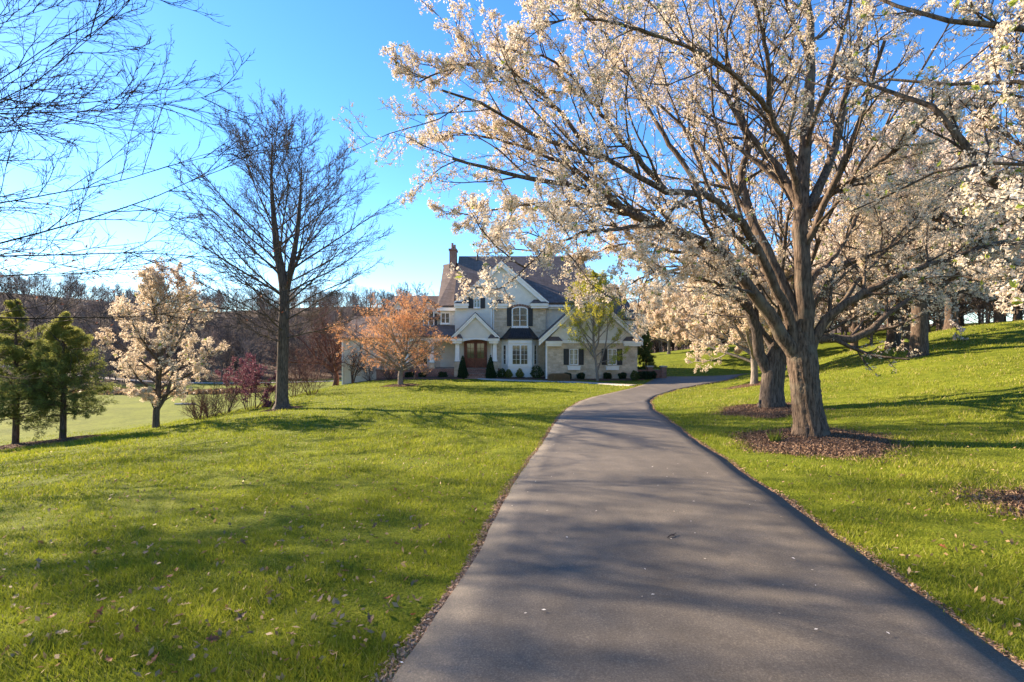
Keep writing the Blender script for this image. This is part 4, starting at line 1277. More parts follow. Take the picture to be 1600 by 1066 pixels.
lv = levels(LPs, LRs, [(15, .22, 1, .72, .22, .36, .5, .012, .30, .30, 8, .1), (9, .1, 1, .75, .25, .42, .55, .0065, .30, .25, 6, .1), (5, .15, 1, .75, .25, .42, .6, .004, .25, .3, 4, 0)], g)
cp = []
for k, (Pk, Rk) in enumerate(lv):
    V, F = tubes(Pk, Rk, 5 if k == 0 else 3); cp.append((V, F, M['bark_grey'], .5))
cen = np.vstack([along(lv[2][0], 3, .2, 1, g, .03), along(lv[1][0], 4, .4, 1, g, .03)])
near = np.hypot(cen[:, 0], cen[:, 1])
cp += blossom_bits(g, cen, 6, .042, .0165, M['blossom'], 1.0, .02)
mesh_multi('crown', cp, hero)
print('hero clusters', len(cen))


def pear_foliage(per, m, spread, size, mat='blossom', bright=1., green=.05):
    def f(g, lv, L):
        cen = np.vstack([along(lv[-1][0], per, .2, 1, g, .03), along(lv[-2][0], per, .5, 1, g, .03)])
        return blossom_bits(g, cen, m, spread, size, M[mat], bright, green)
    return f


PSPEC = [(9, .2, 1, .7, .22, .40, .5, .014, .28, .3, 7, .1), (8, .15, 1, .75, .25, .45, .55, .009, .3, .25, 5, 0), (4, .2, 1, .75, .25, .5, .6, .006, .25, .3, 3, 0)]
# second pear, darker leaning trunk straight behind
b2 = SECOND
def q2(px, py, d): return at(px, py, d) - b2
generic_tree('pear_tree', 'flowering pear with thick dark forked trunk standing just behind the big one', 'tree', b2,
             [(0, 0, 0), q2(1206, 600, 16), q2(1212, 560, 16), q2(1214, 530, 16)], [.37, .33, .31, .19],
             [dict(n=9, t0=.72, t1=1, a0=.75, a1=.25, c=(0, 0, 6), r=(5.8, 5.5, 5.2), up=.35, fill=1., rr=.38, rmin=.05)], PSPEC, 'bark_dark', 91,
             pear_foliage(1, 7, .06, .030, 'blossom', .85), 'flowering pears',
             extra=[(np.array([at(1203, 585, 16), at(1185, 550, 16), at(1181, 508, 15.9), at(1162, 469, 15.7), at(1135, 430, 15.4), at(1116, 419, 15.2), at(1060, 419, 14.8), at(1010, 440, 14.5)]), .2, .02),
                    (np.array([at(1215, 575, 16), at(1240, 540, 15.6), at(1278, 528, 15.2), at(1329, 531, 15), at(1360, 517, 14.9), at(1395, 483, 14.8), at(1440, 460, 14.6), at(1490, 440, 14.4)]), .19, .03)], flare=.35, sides=22)
# third, small pale trunk at the bend with a wide low white crown
b3 = np.array([13.6, 28, h1(13.6, 28)])
bend = generic_tree('pear_tree', 'smaller flowering pear at the drive bend, wide low crown on a thin pale trunk', 'tree', b3,
             [(0, 0, 0), (0, 0, 1), (-.1, 0, 2), (-.2, 0, 3.2)], [.2, .17, .15, .09],
             [dict(n=24, t0=.4, t1=1, a0=1.25, a1=.3, c=(-3.0, -.3, 4.7), r=(5.4, 4.0, 2.9), up=.25, fill=1., rr=.5, rmin=.03)], PSPEC, 'bark_pale', 92,
             pear_foliage(3, 5, .11, .052, 'blossom', .95, .01), 'flowering pears')
# pear out to the right, its boughs reaching into the view
bn = NEAR
def qn(*a): return at(*a)
generic_tree('pear_tree', 'flowering pear at the right edge of the view, close by, with white boughs reaching in', 'tree', bn,
             [(0, 0, 0), (0, 0, .9), (.05, 0, 1.8), (.05, .05, 2.6), (0, 0, 3.6)], [.36, .32, .28, .22, .12],
             [dict(n=6, t0=.6, t1=1, a0=.9, a1=.3, c=(1.8, .8, 4.5), r=(3.4, 3.2, 4), up=.3, fill=.9, rr=.3, rmin=.04)], PSPEC, 'bark_grey', 93,
             pear_foliage(1, 9, .038, .0155, 'blossom', 1.1, .08), 'flowering pears',
             extra=[(np.array([bn + (0, 0, 1.9), at(1660, 385, 5.6), at(1588, 324, 5.6), at(1550, 281, 5.6), at(1513, 235, 5.6), at(1475, 178, 5.7), at(1438, 160, 5.8), at(1381, 140, 6), at(1320, 120, 6.3)]), .085, .014),
                    (np.array([bn + (0, 0, 3.0), at(1660, 60, 5.0), at(1569, 42, 5), at(1503, 35, 5), at(1447, 28, 5.2), at(1391, 5, 5.4), at(1330, -20, 5.6)]), .06, .012),
                    (np.array([bn + (0, 0, 2.6), at(1680, 145, 5.2), at(1597, 128, 5.5), at(1513, 134, 5.8), at(1428, 127, 6.1), at(1353, 124, 6.4), at(1300, 140, 6.7), at(1240, 120, 7)]), .04, .008),
                    (np.array([bn + (0, 0, 2.5), at(1650, 270, 5.0), at(1560, 255, 5.2), at(1480, 262, 5.6), at(1400, 300, 6), at(1330, 330, 6.5)]), .035, .008),
                    (np.array([bn + (0, 0, 2.2), at(1740, 240, 4.2), at(1690, 250, 3.9), at(1640, 270, 3.7), at(1610, 320, 3.6), at(1600, 370, 3.55)]), .02, .005),
                    (np.array([bn + (0, 0, 2.0), at(1720, 280, 3.5), at(1670, 310, 3.3), at(1625, 350, 3.2), at(1605, 420, 3.15)]), .015, .004),
                    (np.array([bn + (0, 0, 3.1), at(1690, -20, 4.3), at(1610, 20, 4.1), at(1545, 70, 4.0), at(1500, 110, 4.0)]), .025, .006),
                    (np.array([bn + (0, 0, 2.3), at(1640, 410, 6.4), at(1560, 440, 7), at(1490, 430, 7.6), at(1420, 440, 8)]), .03, .007)],
             xspec=[(11, .25, 1, .75, .25, .17, .5, .007, .3, .25, 6, .1), (6, .15, 1, .75, .25, .45, .6, .0045, .3, .2, 4, 0), (3, .15, 1, .7, .25, .5, .6, .003, .25, .2, 3, 0)])

# row of old pears up the right slope: one built, the rest copied with a turn and a size of their own
def slope_pear(base, label, seed, H=10.5, dull='blossom_dull', rx=5.2, r0=.33, per=1, m=5, size=.075, lo=.30):
    return generic_tree('pear_tree', label, 'tree', base, [(0, 0, 0), (.03, 0, H * .2), (0, .05, H * .4), (.1, 0, H * .62)], [r0, r0 * .85, r0 * .7, r0 * .35],
                        [dict(n=22, t0=lo, t1=1, a0=1.25, a1=.3, c=(0, 0, H * .58), r=(rx, rx, H * .45), up=.3, fill=1., rr=.42, rmin=.04)],
                        [(9, .2, 1, .7, .22, .40, .5, .018, .28, .3, 6, .1), (8, .15, 1, .75, .25, .45, .55, .012, .3, .25, 4, 0), (3, .2, 1, .75, .25, .5, .6, .009, .25, .3, 3, 0)],
                        'bark_brown', seed, pear_foliage(per, m, .12, size, dull, .9, .015), 'old pears on the slope', flare=.3)


def gnd(px, d): x = hx(px, d); return np.array([x, d, h1(x, d)])


sA = slope_pear(gnd(1436, 21.7), 'nearest old pear on the right slope, thick upright trunk half lit', 101)
sB = slope_pear(gnd(1396, 26.5), 'old pear on the right slope with pale trunk, left of the group of three', 102, 10)


def place(src, pos, label, rz, s, group=None):
    c = copy_tree(src); c.location = [float(v) for v in pos]; c.rotation_euler.z = rz; c.scale = (s, s, s)
    c['label'] = label
    if group: c['group'] = group
    return c


place(sB, gnd(1421, 24.3), 'old pear on the right slope, middle trunk of the group of three', 1.7, .92)
place(sA, gnd(1487, 32), 'old pear higher on the right slope with dark shaded trunk', 2.6, 1.05)
for px, d, rz, s, lab in ((1560, 40, .7, 1.0, 'old pear at the top of the right slope, near the right edge'), (1335, 46, 3.9, 1.05, 'pear far up the slope behind the big trunk'),
                          (1260, 52, 5.1, 1.0, 'pear far beyond the drive bend, behind the limbs of the big pear'), (1640, 34, 2.0, 1.0, 'old pear beyond the right edge, boughs hanging into the view'),
                          (1400, 58, 1.1, 1.15, 'farthest pear in the row along the crest of the slope'), (1170, 66, 4.4, .95, 'far pear standing on the lawn beyond the drive'),
                          (1500, 60, 3.0, 1.2, 'far pear on the crest between two nearer trunks'), (1085, 80, .3, 1.1, 'distant pear on the lawn right of the garage'), (1590, 62, 2.4, 1.25, 'far pear behind the top right of the slope'), (1700, 46, .9, 1.2, 'pear on the slope past the right edge, farther back'), (1440, 76, 2.2, 1.2, 'farthest pear behind the crest, seen between the trunks')):
    place(sA if rz > 2 else sB, gnd(px, d), lab, rz, s)

place(bend, gnd(1090, 58), 'creamy flowering pear far beyond the garage court, low against the lawn', 2.2, 1.15)
place(bend, gnd(1045, 70), 'farthest creamy pear just right of the garage corner', .6, 1.2)

# white pear out on the left lawn
b5 = np.array([-15.7, 22, h1(-15.7, 22)])
generic_tree('pear_tree', 'white flowering pear alone on the left lawn beside the two evergreens', 'tree', b5,
             [(0, 0, 0), (.02, 0, .7), (.1, 0, 1.5), (.15, 0, 3), (.25, 0, 5)], [.135, .12, .11, .08, .03],
             [dict(n=27, t0=.17, t1=1, a0=1.25, a1=.2, c=(.45, 0, 4.0), r=(2.0, 2.0, 3.0), up=.4, fill=1., rr=.5, rmin=.02)], 
             [(8, .2, 1, .65, .2, .42, .5, .010, .28, .3, 6, .1), (6, .15, 1, .75, .25, .5, .55, .007, .3, .25, 4, 0), (3, .2, 1, .75, .25, .5, .6, .005, .25, .3, 3, 0)], 'bark_dark', 95,
             pear_foliage(2, 7, .075, .027, 'blossom', .95, .01), 'flowering pears', stem2=[([(.05, 0, .75), (.45, .1, 1.6), (.8, .1, 3.0)], [.09, .07, .03])])

# tall bare tree in the middle of the left lawn
b6 = np.array([-11.25, 24.4, h1(-11.25, 24.4)])
BSPEC = [(16, .10, 1, .50, .16, .33, .5, .011, .20, .25, 7, 0), (8, .15, 1, .6, .2, .42, .6, .008, .22, .2, 5, 0), (4, .2, 1, .6, .2, .5, .7, .0065, .2, .15, 3, 0)]
generic_tree('bare_tree', 'tall leafless tree with oval crown and straight dark trunk on the left lawn', 'tree', b6,
             [(0, 0, 0), (.03, 0, 2), (.08, 0, 4), (.1, 0, 6), (-.25, 0, 8), (-.5, 0, 11), (-.45, 0, 13.8)], [.29, .26, .24, .21, .13, .06, .012],
             [dict(n=16, t0=.23, t1=.42, a0=1.45, a1=.9, c=(.1, 0, 8.5), r=(5.1, 5.0, 6.2), up=.22, fill=.97, rr=.17, rmin=.02, wander=.14),
              dict(n=26, t0=.40, t1=.9, a0=.95, a1=.5, c=(0, 0, 8.5), r=(4.9, 4.9, 6.2), up=.10, fill=1., rr=.22, rmin=.02, wander=.14),
              dict(n=18, t0=.12, t1=.9, a0=1.0, a1=.5, c=(0, 0, 8.5), r=(4.9, 4.9, 6.2), up=.10, fill=1., rr=.26, rmin=.02, wander=.12, on=1)],
             BSPEC, 'bark_dark', 120, None, 'bare trees', flare=.75, stem2=[([(.1, 0, 5.2), (.45, .05, 7), (.75, .1, 9), (.95, .1, 12)], [.16, .13, .09, .015])])

# oak past the left edge: its boughs fill the upper left and its shade crosses the lawn
b7 = np.array([-20.5, 12, h1(-21.5, 12)])


def few_leaves(g, lv, L):
    c = along(lv[-1][0], 1, .5, 1, g, .02); zz = c[:, 2]
    c = c[(g.random(len(c)) < .03) & (zz < 6.5)]
    V, F = bits(c, 2, .04, .035, g, 1.4); return [(V, F, M['russet'], g.random(len(F)))]


OSPEC = [(18, .2, 1, .55, .2, .27, .5, .014, .22, .2, 8, 0), (8, .15, 1, .65, .2, .42, .6, .0095, .25, .15, 5, 0), (4, .2, 1, .6, .2, .5, .7, .0075, .2, .1, 3, 0)]
generic_tree('bare_oak', 'leafless oak at the left edge, long boughs with russet leaves across the sky', 'tree', b7,
             [(0, 0, 0), (0, 0, 2.5), (.1, 0, 5), (0, .1, 9), (.1, 0, 13.5)], [.28, .21, .12, .06, .02],
             [dict(n=76, t0=.34, t1=.95, a0=1.62, a1=.7, c=(3.0, 0, 8.4), r=(9.0, 8.4, 7.4), up=.30, fill=1., rr=.21, rmin=.026, wander=.22, ns=14)],
             OSPEC, 'bark_oak', 131, few_leaves, 'bare trees', flare=.5)
# bare trees rising behind the left wing
FSPEC = [(9, .12, 1, .6, .18, .36, .5, .02, .22, .3, 5, 0), (7, .15, 1, .6, .2, .45, .6, .016, .25, .25, 4, 0)]
for px, d, H, sd, lab in ((627, 56, 10.8, 141, 'bare tree rising behind the left wing roof, the left of two'), (652, 60, 11.6, 142, 'bare tree rising behind the left wing roof, nearer the chimney')):
    generic_tree('bare_tree', lab, 'tree', gnd(px, d), [(0, 0, 0), (0, 0, H * .3), (.1, 0, H * .6), (0, 0, H * .95)], [.2, .16, .10, .02],
                 [dict(n=22, t0=.25, t1=.95, a0=.9, a1=.3, c=(0, 0, H * .6), r=(2.9, 2.9, H * .42), up=.4, fill=1., rr=.4, rmin=.03)], FSPEC, 'bark_dark', sd, None, 'bare trees')
# crooked little tree at the left end of the house
generic_tree('crooked_tree', 'small crooked bare tree with reddish twigs left of the house end', 'tree', gnd(524, 45.2),
             [(0, 0, 0), (.1, 0, .8), (-.15, 0, 1.5), (-.5, 0, 2.4)], [.26, .22, .18, .10],
             [dict(n=20, t0=.45, t1=1, a0=1.2, a1=.3, c=(-1.0, 0, 4.6), r=(4.2, 4, 3.4), up=.15, fill=1., rr=.5, rmin=.04, wander=.5)],
             [(10, .15, 1, .75, .25, .42, .5, .02, .35, .15, 5, 0), (9, .15, 1, .8, .25, .5, .6, .014, .3, .1, 3, 0)], 'twig_red', 151, None, flare=.2)

# orange budding maple before the porch
b8 = np.array([-8.0, 36, h1(-8, 36)])


def leaf_foliage(per, m, spread, size, mat, flat=None, tlo=.0):
    def f(g, lv, L):
        cen = np.vstack([along(lv[-1][0], per, .2, 1, g, .04), along(lv[-2][0], per, .5, 1, g, .04)])
        V, F = bits(cen, m, spread, size, g, 1.2, .4, flat)
        cl = .5 + .5 * np.sin(cen[:, 0] * 1.9) * np.sin(cen[:, 2] * 3.1 + cen[:, 1])
        t = np.clip(np.repeat(.2 + .5 * cl, m) + .4 * g.random(len(F)) + tlo, 0, 1)
        return [(V, F, M[mat], t)]
    return f


MSPEC = [(8, .2, 1, .7, .2, .42, .5, .014, .28, .1, 6, .5), (7, .15, 1, .75, .25, .5, .55, .010, .3, .05, 4, .5), (3, .2, 1, .7, .2, .5, .6, .008, .2, 0, 3, .5)]
generic_tree('maple_tree', 'spreading maple covered in orange spring buds in front of the porch', 'tree', b8,
             [(0, 0, 0), (-.05, 0, .8), (.1, 0, 1.4), (.15, 0, 2.4)], [.20, .17, .14, .07],
             [dict(n=26, t0=.42, t1=1, a0=1.25, a1=.3, c=(-.35, 0, 3.7), r=(4.25, 3.4, 2.65), up=.22, fill=1., rr=.5, rmin=.03, wander=.3)], MSPEC, 'bark_pale', 161,
             leaf_foliage(1, 4, .13, .032, 'orange', .15), flare=.4)
# yellow-green birch by the garage
b9 = gnd(934, 39.3)
generic_tree('birch_tree', 'slim young tree in fresh yellow-green leaf before the garage wall', 'tree', b9,
             [(0, 0, 0), (-.1, 0, 1.2), (-.3, 0, 2.6), (-.35, 0, 5), (-.3, 0, 8)], [.11, .10, .085, .05, .012],
             [dict(n=34, t0=.17, t1=.97, a0=.95, a1=.3, c=(-.35, 0, 4.8), r=(2.7, 2.5, 3.8), up=.5, fill=1., rr=.42, rmin=.015)],
             [(8, .25, 1, .6, .2, .4, .5, .009, .25, .35, 5, 0), (6, .2, 1, .7, .25, .5, .6, .007, .25, .2, 3, 0)], 'bark_pale', 171,
             leaf_foliage(4, 4, .15, .038, 'lime'), flare=.2, stem2=[([(.0, 0, .9), (.35, 0, 1.9), (.7, 0, 3.4), (.8, 0, 5.5)], [.07, .06, .04, .01])])


# ---- evergreens of the left lawn
def conifer(name, label, base, H, rad, seed, clear=1.3, group=None):
    g = np.random.default_rng(seed); base = np.array(base, float)
    root = empty(name, base, label, 'tree', group)
    pts = base + np.array([(0, 0, -.1), (.04, 0, H * .3), (0, .03, H * .65), (0, 0, H)])
    V, F = trunk_mesh(pts, [.115, .095, .06, .012], .35, 14, 30, .08, seed); mesh_multi('trunk', [(V, F, M['bark_brown'], .5)], root)
    n = 112; hz_ = clear + (H - clear - .05) * g.random(n) ** 1.0
    prof = np.interp(hz_, [clear, clear + .12 * (H - clear), clear + .5 * (H - clear), H], [.65, 1, .60, .06]) * rad
    L = prof * g.uniform(.6, 1.2, n); az = np.arange(n) * 2.39996 + g.normal(0, .3, n)
    D = np.stack([np.cos(az), np.sin(az), .12 + .5 * (hz_ - clear) / (H - clear) + g.normal(0, .1, n)], -1)
    S = base + np.stack([0 * az, 0 * az, hz_], -1)
    P, Rr = grow(S, norm(D), L, .022, 7, .22, .02, .25, g)
    lv = levels(P, Rr, [(9, .2, 1, .75, .18, .42, .5, .006, .2, .08, 4, .6), (4, .2, 1, .7, .2, .5, .6, .004, .2, .05, 3, .4)], g)
    cp = []
    for k, (Pk, Rk) in enumerate([(P, Rr)] + lv): 
        V, F = tubes(Pk, Rk, 3); cp.append((V, F, M['bark_brown'], .5))
    c = np.vstack([along(lv[1][0], 3, 0, 1, g, .03), along(lv[0][0], 3, .3, 1, g, .03)])
    V, F = bits(c, 5, .085, .046, g, 1.0); V = V.reshape(-1, 4, 3)
    mid = V.mean(1, keepdims=True); ax = V[:, 2:3] - V[:, 0:1]; W = V - mid
    along_ax = (W * norm(ax)).sum(-1, keepdims=True) * norm(ax); V = mid + along_ax + (W - along_ax) * .30
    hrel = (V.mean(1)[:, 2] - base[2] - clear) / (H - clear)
    t = np.clip(.18 + .45 * hrel + .35 * g.random(len(F)), 0, 1)  # needles turn yellower with height: sunlit tops painted into the tint
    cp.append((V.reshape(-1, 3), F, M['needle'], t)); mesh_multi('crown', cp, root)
    return root


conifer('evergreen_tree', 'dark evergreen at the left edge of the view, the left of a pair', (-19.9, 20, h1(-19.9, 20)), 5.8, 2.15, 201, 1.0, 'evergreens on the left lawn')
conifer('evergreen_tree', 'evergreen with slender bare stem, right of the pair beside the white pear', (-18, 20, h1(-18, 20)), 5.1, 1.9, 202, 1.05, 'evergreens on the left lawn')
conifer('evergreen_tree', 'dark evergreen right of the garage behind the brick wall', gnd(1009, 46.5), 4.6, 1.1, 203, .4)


# ---- shrubs
def shrub(name, label, base, H, rad, seed, mat, n=700, size=.05, shape='ball', group=None, cat='shrub'):
    g = np.random.default_rng(seed); base = np.array(base, float)
    root = empty(name, base, label, cat, group)
    u = g.random(n); az = g.uniform(0, 6.28, n)
    if shape == 'cone':
        h = 1 - np.sqrt(g.random(n)); r = (1 - h) ** .8 * np.minimum(1, (h + .06) * 9) ** .5 * rad
        rr = r * (1 - .35 * g.random(n) ** 2) * (1 + .10 * np.sin(az * 3 + h * 9))
        c = np.stack([rr * np.cos(az), rr * np.sin(az), h * H + .03], -1)
    else:
        d = norm(g.normal(0, 1, (n, 3))); k = (1 - .4 * g.random((n, 1)) ** 2) * (1 + .12 * np.sin(d[:, :1] * 4 + seed) + .12 * np.sin(d[:, 1:2] * 5 + 2 * seed) + .1 * np.sin(d[:, 2:] * 6 + seed))
        c = d * k * np.array([rad, rad, H * .55]) + np.array([0, 0, H * .5]); c = c[c[:, 2] > .02]
    V, F = bits(c + base, 3, size * 1.2, size, g, 1.2)
    st = np.array([base + (0, 0, -.08), base + (0, 0, H * .2), base + (0, 0, H * .4), base + (0, 0, H * .75)])
    TV, TF = tubes(st[None], np.array([[.05, .045, .035, .01]]), 6)
    mesh_multi('stem', [(TV, TF, M['bark_brown'], .5)], root)
    mesh_multi('foliage', [(V, F, M[mat], np.clip(.2 + .5 * g.random(len(F)) + .2 * g.random(), 0, 1))], root)
    return root


def twig_shrub(name, label, base, H, rad, seed, bark='twig_brown', n=16, foliage=None, group=None, spread=.7, thick=.02, cat='shrub', sub=(7, 6)):
    g = np.random.default_rng(seed); base = np.array(base, float)
    root = empty(name, base, label, cat, group)
    az = g.uniform(0, 6.28, n); a = np.abs(g.normal(0, spread * .5, n)) + .12
    D = np.stack([np.sin(a) * np.cos(az), np.sin(a) * np.sin(az), np.cos(a)], -1)
    S = base + np.stack([.12 * rad * np.cos(az), .12 * rad * np.sin(az), 0 * az - .05], -1)
    L = np.clip(ell_len(S, D, base + (0, 0, H * .5), np.array([rad, rad, H * .52])), .3 * H, 1.2 * H) * g.uniform(.8, 1.05, n)
    P, Rr = grow(S, D, L, thick, 7, .28, .05, .3, g)
    V, F = tubes(P, Rr, 5); mesh_multi('stems', [(V, F, M[bark], .5)], root)
    lv = levels(P, Rr, [(sub[0], .2, 1, .6, .25, .4, .55, thick * .4, .3, .15, 4, 0), (sub[1], .15, 1, .65, .25, .5, .6, thick * .3, .25, .1, 3, 0)], g)
    cp = []
    for Pk, Rk in lv: V, F = tubes(Pk, Rk, 3); cp.append((V, F, M[bark], .5))
    if foliage: cp += foliage(g, lv, (P, Rr))
    mesh_multi('crown', cp, root)
    return root


twig_shrub('redbud_shrub', 'many-stemmed shrub in purple-pink flower left of the tall bare tree', gnd(392, 28), 2.9, 2.1, 301, 'twig_red', 13, leaf_foliage(4, 5, .08, .030, 'redbud'), spread=1.1)
sp = [(330, 25.5, 1.5, 1.2, 'low brown twiggy shrub left of the purple one'), (352, 27, 2.0, 1.3, 'brown twiggy shrub beside the purple one'), (312, 24.5, 1.0, 1.0, 'lowest reddish brush nearest the white pear'),
      (425, 30, 2.2, 1.6, 'brown twiggy shrub against the foot of the tall bare tree'), (487, 33.5, 3.2, 2.1, 'dense reddish brown bare shrub right of the tall bare trunk'), (460, 36, 3.4, 2.2, 'tall bare brush behind the tall bare trunk')]
for i, (px, d, H, rad, lab) in enumerate(sp):
    twig_shrub('bare_shrub', lab, gnd(px, d), H, rad, 310 + i, 'twig_red' if i in (2, 4, 5) else 'twig_brown', 20, None, 'bare shrubs on the left bank', 1.0, .016, sub=(9, 7))
twig_shrub('bare_shrub', 'small many-stemmed bare tree against the beige end wall', gnd(549, 42.6), 3.6, 1.5, 330, 'twig_brown', 7, leaf_foliage(1, 2, .06, .03, 'orange'), None, .9, .05)
twig_shrub('bare_shrub', 'bare brown shrub before the beige wall left of the porch', gnd(577, 42), 2.2, .9, 331, 'twig_brown', 14, None, None, .8, .02)
twig_shrub('bare_shrub', 'bare brown shrub in front of the low brick wall', gnd(608, 41.2), 2.0, .8, 332, 'twig_brown', 14, None, None, .8, .02)
for px, lab in ((723, 'left clipped cone evergreen beside the entry steps'), (766.5, 'right clipped cone evergreen beside the entry steps')):
    shrub('cone_shrub', lab, gnd(px, 42.0 if px < 740 else 41.9), 1.95, .48, int(px), 'yew', 2200, .040, 'cone', 'cone evergreens at the door')
for px, d, H, rad, mat, lab in ((784, 42.2, .75, .42, 'box', 'rounded green shrub left of the bay window'), (839, 42, 1.0, .58, 'box', 'larger rounded shrub right of the bay window'),
                                (795, 42.1, .7, .32, 'needle', 'loose grey-green shrub under the bay window, left'), (812, 42.1, .75, .36, 'needle', 'loose pale shrub under the middle of the bay window'),
                                (887, 40.5, .55, .28, 'yew', 'small dark shrub under the left garage window'), (908, 40.5, .6, .30, 'yew', 'small dark shrub right of the left garage window'),
                                (949, 40.5, .55, .30, 'yew', 'small dark shrub under the right garage window'), (972.5, 40.5, .6, .30, 'yew', 'small dark shrub right of the right garage window'),
                                (992, 39.2, .72, .36, 'box', 'bright round boxwood at the garage corner by the drive'), (1003, 40, .7, .38, 'yew', 'dark low shrub right of the round boxwood'),
                                (1012, 41, .65, .36, 'yew', 'dark low shrub before the brick wall'), (1020, 42, .6, .32, 'yew', 'last low shrub at the brick pillar'),
                                (640, 42.1, .5, .34, 'yew', 'low dark shrub at the porch front under the maple'), (660, 42.2, .5, .32, 'yew', 'low dark shrub at the porch front by its second column'), (692, 42.2, .5, .34, 'yew', 'low dark shrub at the porch front near the entry')):
    shrub('shrub', lab, gnd(px, d), H, rad, int(px * 7 + d), mat, 700, .035, 'ball', 'foundation shrubs')
# clipped tan ornamental grass
def straw_clump(base, L, W, H, seed):
    g = np.random.default_rng(seed); base = np.array(base, float); root = tag(bpy.data.objects.new('ornamental_grass', None), 'clipped tan ornamental grass beside the garage bed', 'plant'); C.objects.link(root); root.location = base
    n = 4200; x = g.uniform(-L, L, n); y = g.uniform(-W, W, n); k = np.clip(1 - (x / L) ** 6, 0, 1) ** .3
    S = base + np.stack([x, y, 0 * x], -1); D = np.stack([g.normal(0, .14, n), g.normal(0, .14, n), np.ones(n)], -1)
    P, Rr = grow(S, norm(D), H * k * g.uniform(.8, 1.05, n), .007, 3, .12, 0, .5, g)
    V, F = tubes(P, Rr, 3); mesh_multi('blades', [(V, F, M['straw'], g.random(len(F)))], root)


straw_clump(gnd(873, 39.2), .82, .35, .62, 7)
# green spring bulbs and short stakes in the mulch of the big pear
def bulbs(base, seed, label):
    g = np.random.default_rng(seed); base = np.array(base, float); root = empty('daffodil_clump', base, label, 'plant')
    n = 60; a = g.uniform(0, 6.28, n); r = .10 * np.sqrt(g.random(n)); S = base + np.stack([r * np.cos(a), r * np.sin(a), 0 * a], -1)
    D = norm(np.stack([np.cos(a) * g.uniform(0, .5, n), np.sin(a) * g.uniform(0, .5, n), np.ones(n)], -1))
    P, Rr = grow(S, D, g.uniform(.14, .27, n), .007, 5, .15, -.5, .35, g)
    V, F = tubes(P, Rr, 3); mesh_multi('leaves', [(V, F, M['young_leaf'], .3 * g.random(len(F)))], root)


bp = HERO + (-.98, -.35, 0); bp[2] = h1(bp[0], bp[1]) + .10
bulbs(bp, 3, 'clump of green daffodil leaves in the mulch under the big pear')


def stake(base, H, label, mat='shutter'):
    root = empty('landscape_light', base, label, 'garden light')
    x, y, z = base
    V, F = tubes(np.array([[(x, y, z - .1), (x, y, z + H * .6), (x, y, z + H * .62), (x, y, z + H * .95), (x, y, z + H), (x, y, z + H)]]), np.array([[.022, .022, .04, .042, .03, .001]]), 10)
    MB().add(V, F).build('lamp_post', M[mat], root)


for dx, dy, H, lab in ((-.34, -.42, .26, 'stubby dark landscape light at the foot of the big trunk'),):
    p = HERO + (dx, dy, 0); p[2] = h1(p[0], p[1]) + .12; stake(p, H, lab, 'copper')
p = SECOND + (-.5, -.3, 0); p[2] = h1(p[0], p[1]) + .1; stake(p, .3, 'stubby dark landscape light at the foot of the dark trunk behind')

# ------------------------------------------------------------------ valley and woods
def strip(name, pts, w, mat, label, lift, kind='structure'):
    p = even([(*q_, 0) for q_ in pts], 80); nn = np.gradient(p[:, :2], axis=0); nn = norm(np.stack([-nn[:, 1], nn[:, 0]], -1))
    A = np.stack([p[:, :2] - nn * w, p[:, :2] - nn * w * .33, p[:, :2] + nn * w * .33, p[:, :2] + nn * w], 1); zz = height(A[..., 0], A[..., 1]) + lift
    idx = np.arange(320).reshape(80, 4); q = np.stack([idx[:-1, :-1], idx[:-1, 1:], idx[1:, 1:], idx[1:, :-1]], -1).reshape(-1, 4)
    return tag(mesh_from(name, np.concatenate([A, zz[..., None]], -1).reshape(-1, 3), q, mat), label, 'path' if kind == 'structure' else 'stones', kind=kind)


strip('cart_path', [(-150, 112), (-95, 104), (-60, 100), (-30, 104)], 1.0, M['concrete'], 'pale cart path across the far meadow below the wood', .06)
g = np.random.default_rng(55)
n = 2600; t = g.random(n); cx = -110 + 72 * t; cy = 84 + 4 * np.sin(t * 6) + g.normal(0, 1.3, n); cz = height(cx, cy) + .15
V, F = bits(np.stack([cx, cy, cz], -1), 5, .35, .30, g)
tag(mesh_from('rock_bank', V, F, M['litter'], tint=.1 + .5 * g.random(len(F))), 'grey stony bank of the dry creek across the meadow', 'stones', kind='stuff')
lp = ground_at(289, 633); V, F = tubes(np.array([[lp + (-1.3, 0, .12), lp + (-.4, .1, .13), lp + (.5, .05, .14), lp + (1.4, 0, .14)]]), np.array([[.10, .12, .12, .09]]), 8)
tag(mesh_from('fallen_log', V, F, M['concrete'], smooth=True), 'pale fallen log in the low meadow beside the brush', 'log')

M['wood'] = mat_leafy('winter_wood', [(0, (.075, .061, .054)), (.5, (.15, .118, .10)), (1, (.27, .205, .17))], 0., .95)


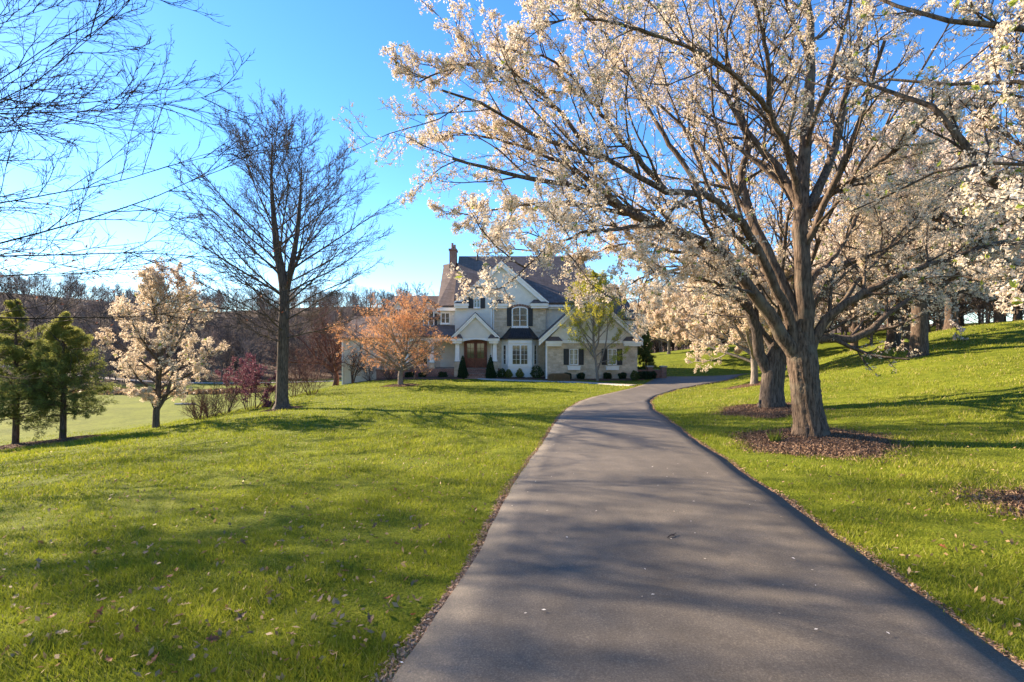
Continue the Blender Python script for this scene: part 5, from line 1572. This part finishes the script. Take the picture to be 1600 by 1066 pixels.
def light_tree(seed, H, rad):
    g = np.random.default_rng(seed)
    P = spline([(0, 0, -.6), (.2, 0, H * .3), (0, .2, H * .6), (.2, 0, H * .95)], 10)[None]; Rr = np.linspace(.15, .03, 10)[None]
    parts = [tubes(P, Rr, 4)]
    L = limbs_on(P, Rr, 20, .12, .97, 1.0, .3, np.array([0, 0, H * .58]), np.array([rad, rad, H * .44]), .4, 1., g, .5, .045, 4, .3)
    parts.append(tubes(L[0], L[1], 3))
    lv = levels(L[0], L[1], [(8, .1, 1, .65, .25, .46, .6, .032, .28, .25, 3, 0), (5, .1, 1, .75, .3, .55, .6, .022, .25, .1, 2, 0)], g)
    for Pk, Rk in lv: parts.append(tubes(Pk, Rk, 3))
    return merge(parts)


kinds = [light_tree(400 + i, 9.5 + i % 3 * 1.2, 3.4 + .4 * (i % 3)) for i in range(4)]


def wood(n_tree, pick, name, label, seed):
    g = np.random.default_rng(seed); VV, FF, TT, o = [], [], [], 0
    for _ in range(n_tree):
        x, y, s = pick(g)
        V, F = kinds[g.integers(0, len(kinds))]; a = g.uniform(0, 6.28)
        Vr = np.stack([V[:, 0] * math.cos(a) - V[:, 1] * math.sin(a), V[:, 0] * math.sin(a) + V[:, 1] * math.cos(a), V[:, 2] * g.uniform(.85, 1.1)], -1) * s + (x, y, h1(x, y))
        VV.append(Vr); FF.append(F + o); TT.append(np.clip(g.normal(.5, .22) + g.normal(0, .05, len(F)), 0, 1)); o += len(V)
    tag(mesh_from(name, np.vstack(VV), np.vstack(FF), M['wood'], tint=np.concatenate(TT)), label, 'wood', kind='stuff')


def hillside(g):
    while True:
        th = g.uniform(-.92, .40); r = 122 + 200 * g.random() ** 1.3
        if th < -.20 or g.random() < .45: return r * math.sin(th), r * math.cos(th), g.uniform(.75, 1.1)


def crest(g):
    th = g.uniform(.17, .98); r = g.uniform(58 if th > .5 else 100, 130)
    return r * math.sin(th), r * math.cos(th), g.uniform(.8, 1.15)


wood(820, hillside, 'woods', 'leafless brown wood covering the hillside beyond the meadow', 61)
wood(340, crest, 'woods', 'leafless wood behind the crest of the right slope', 62)
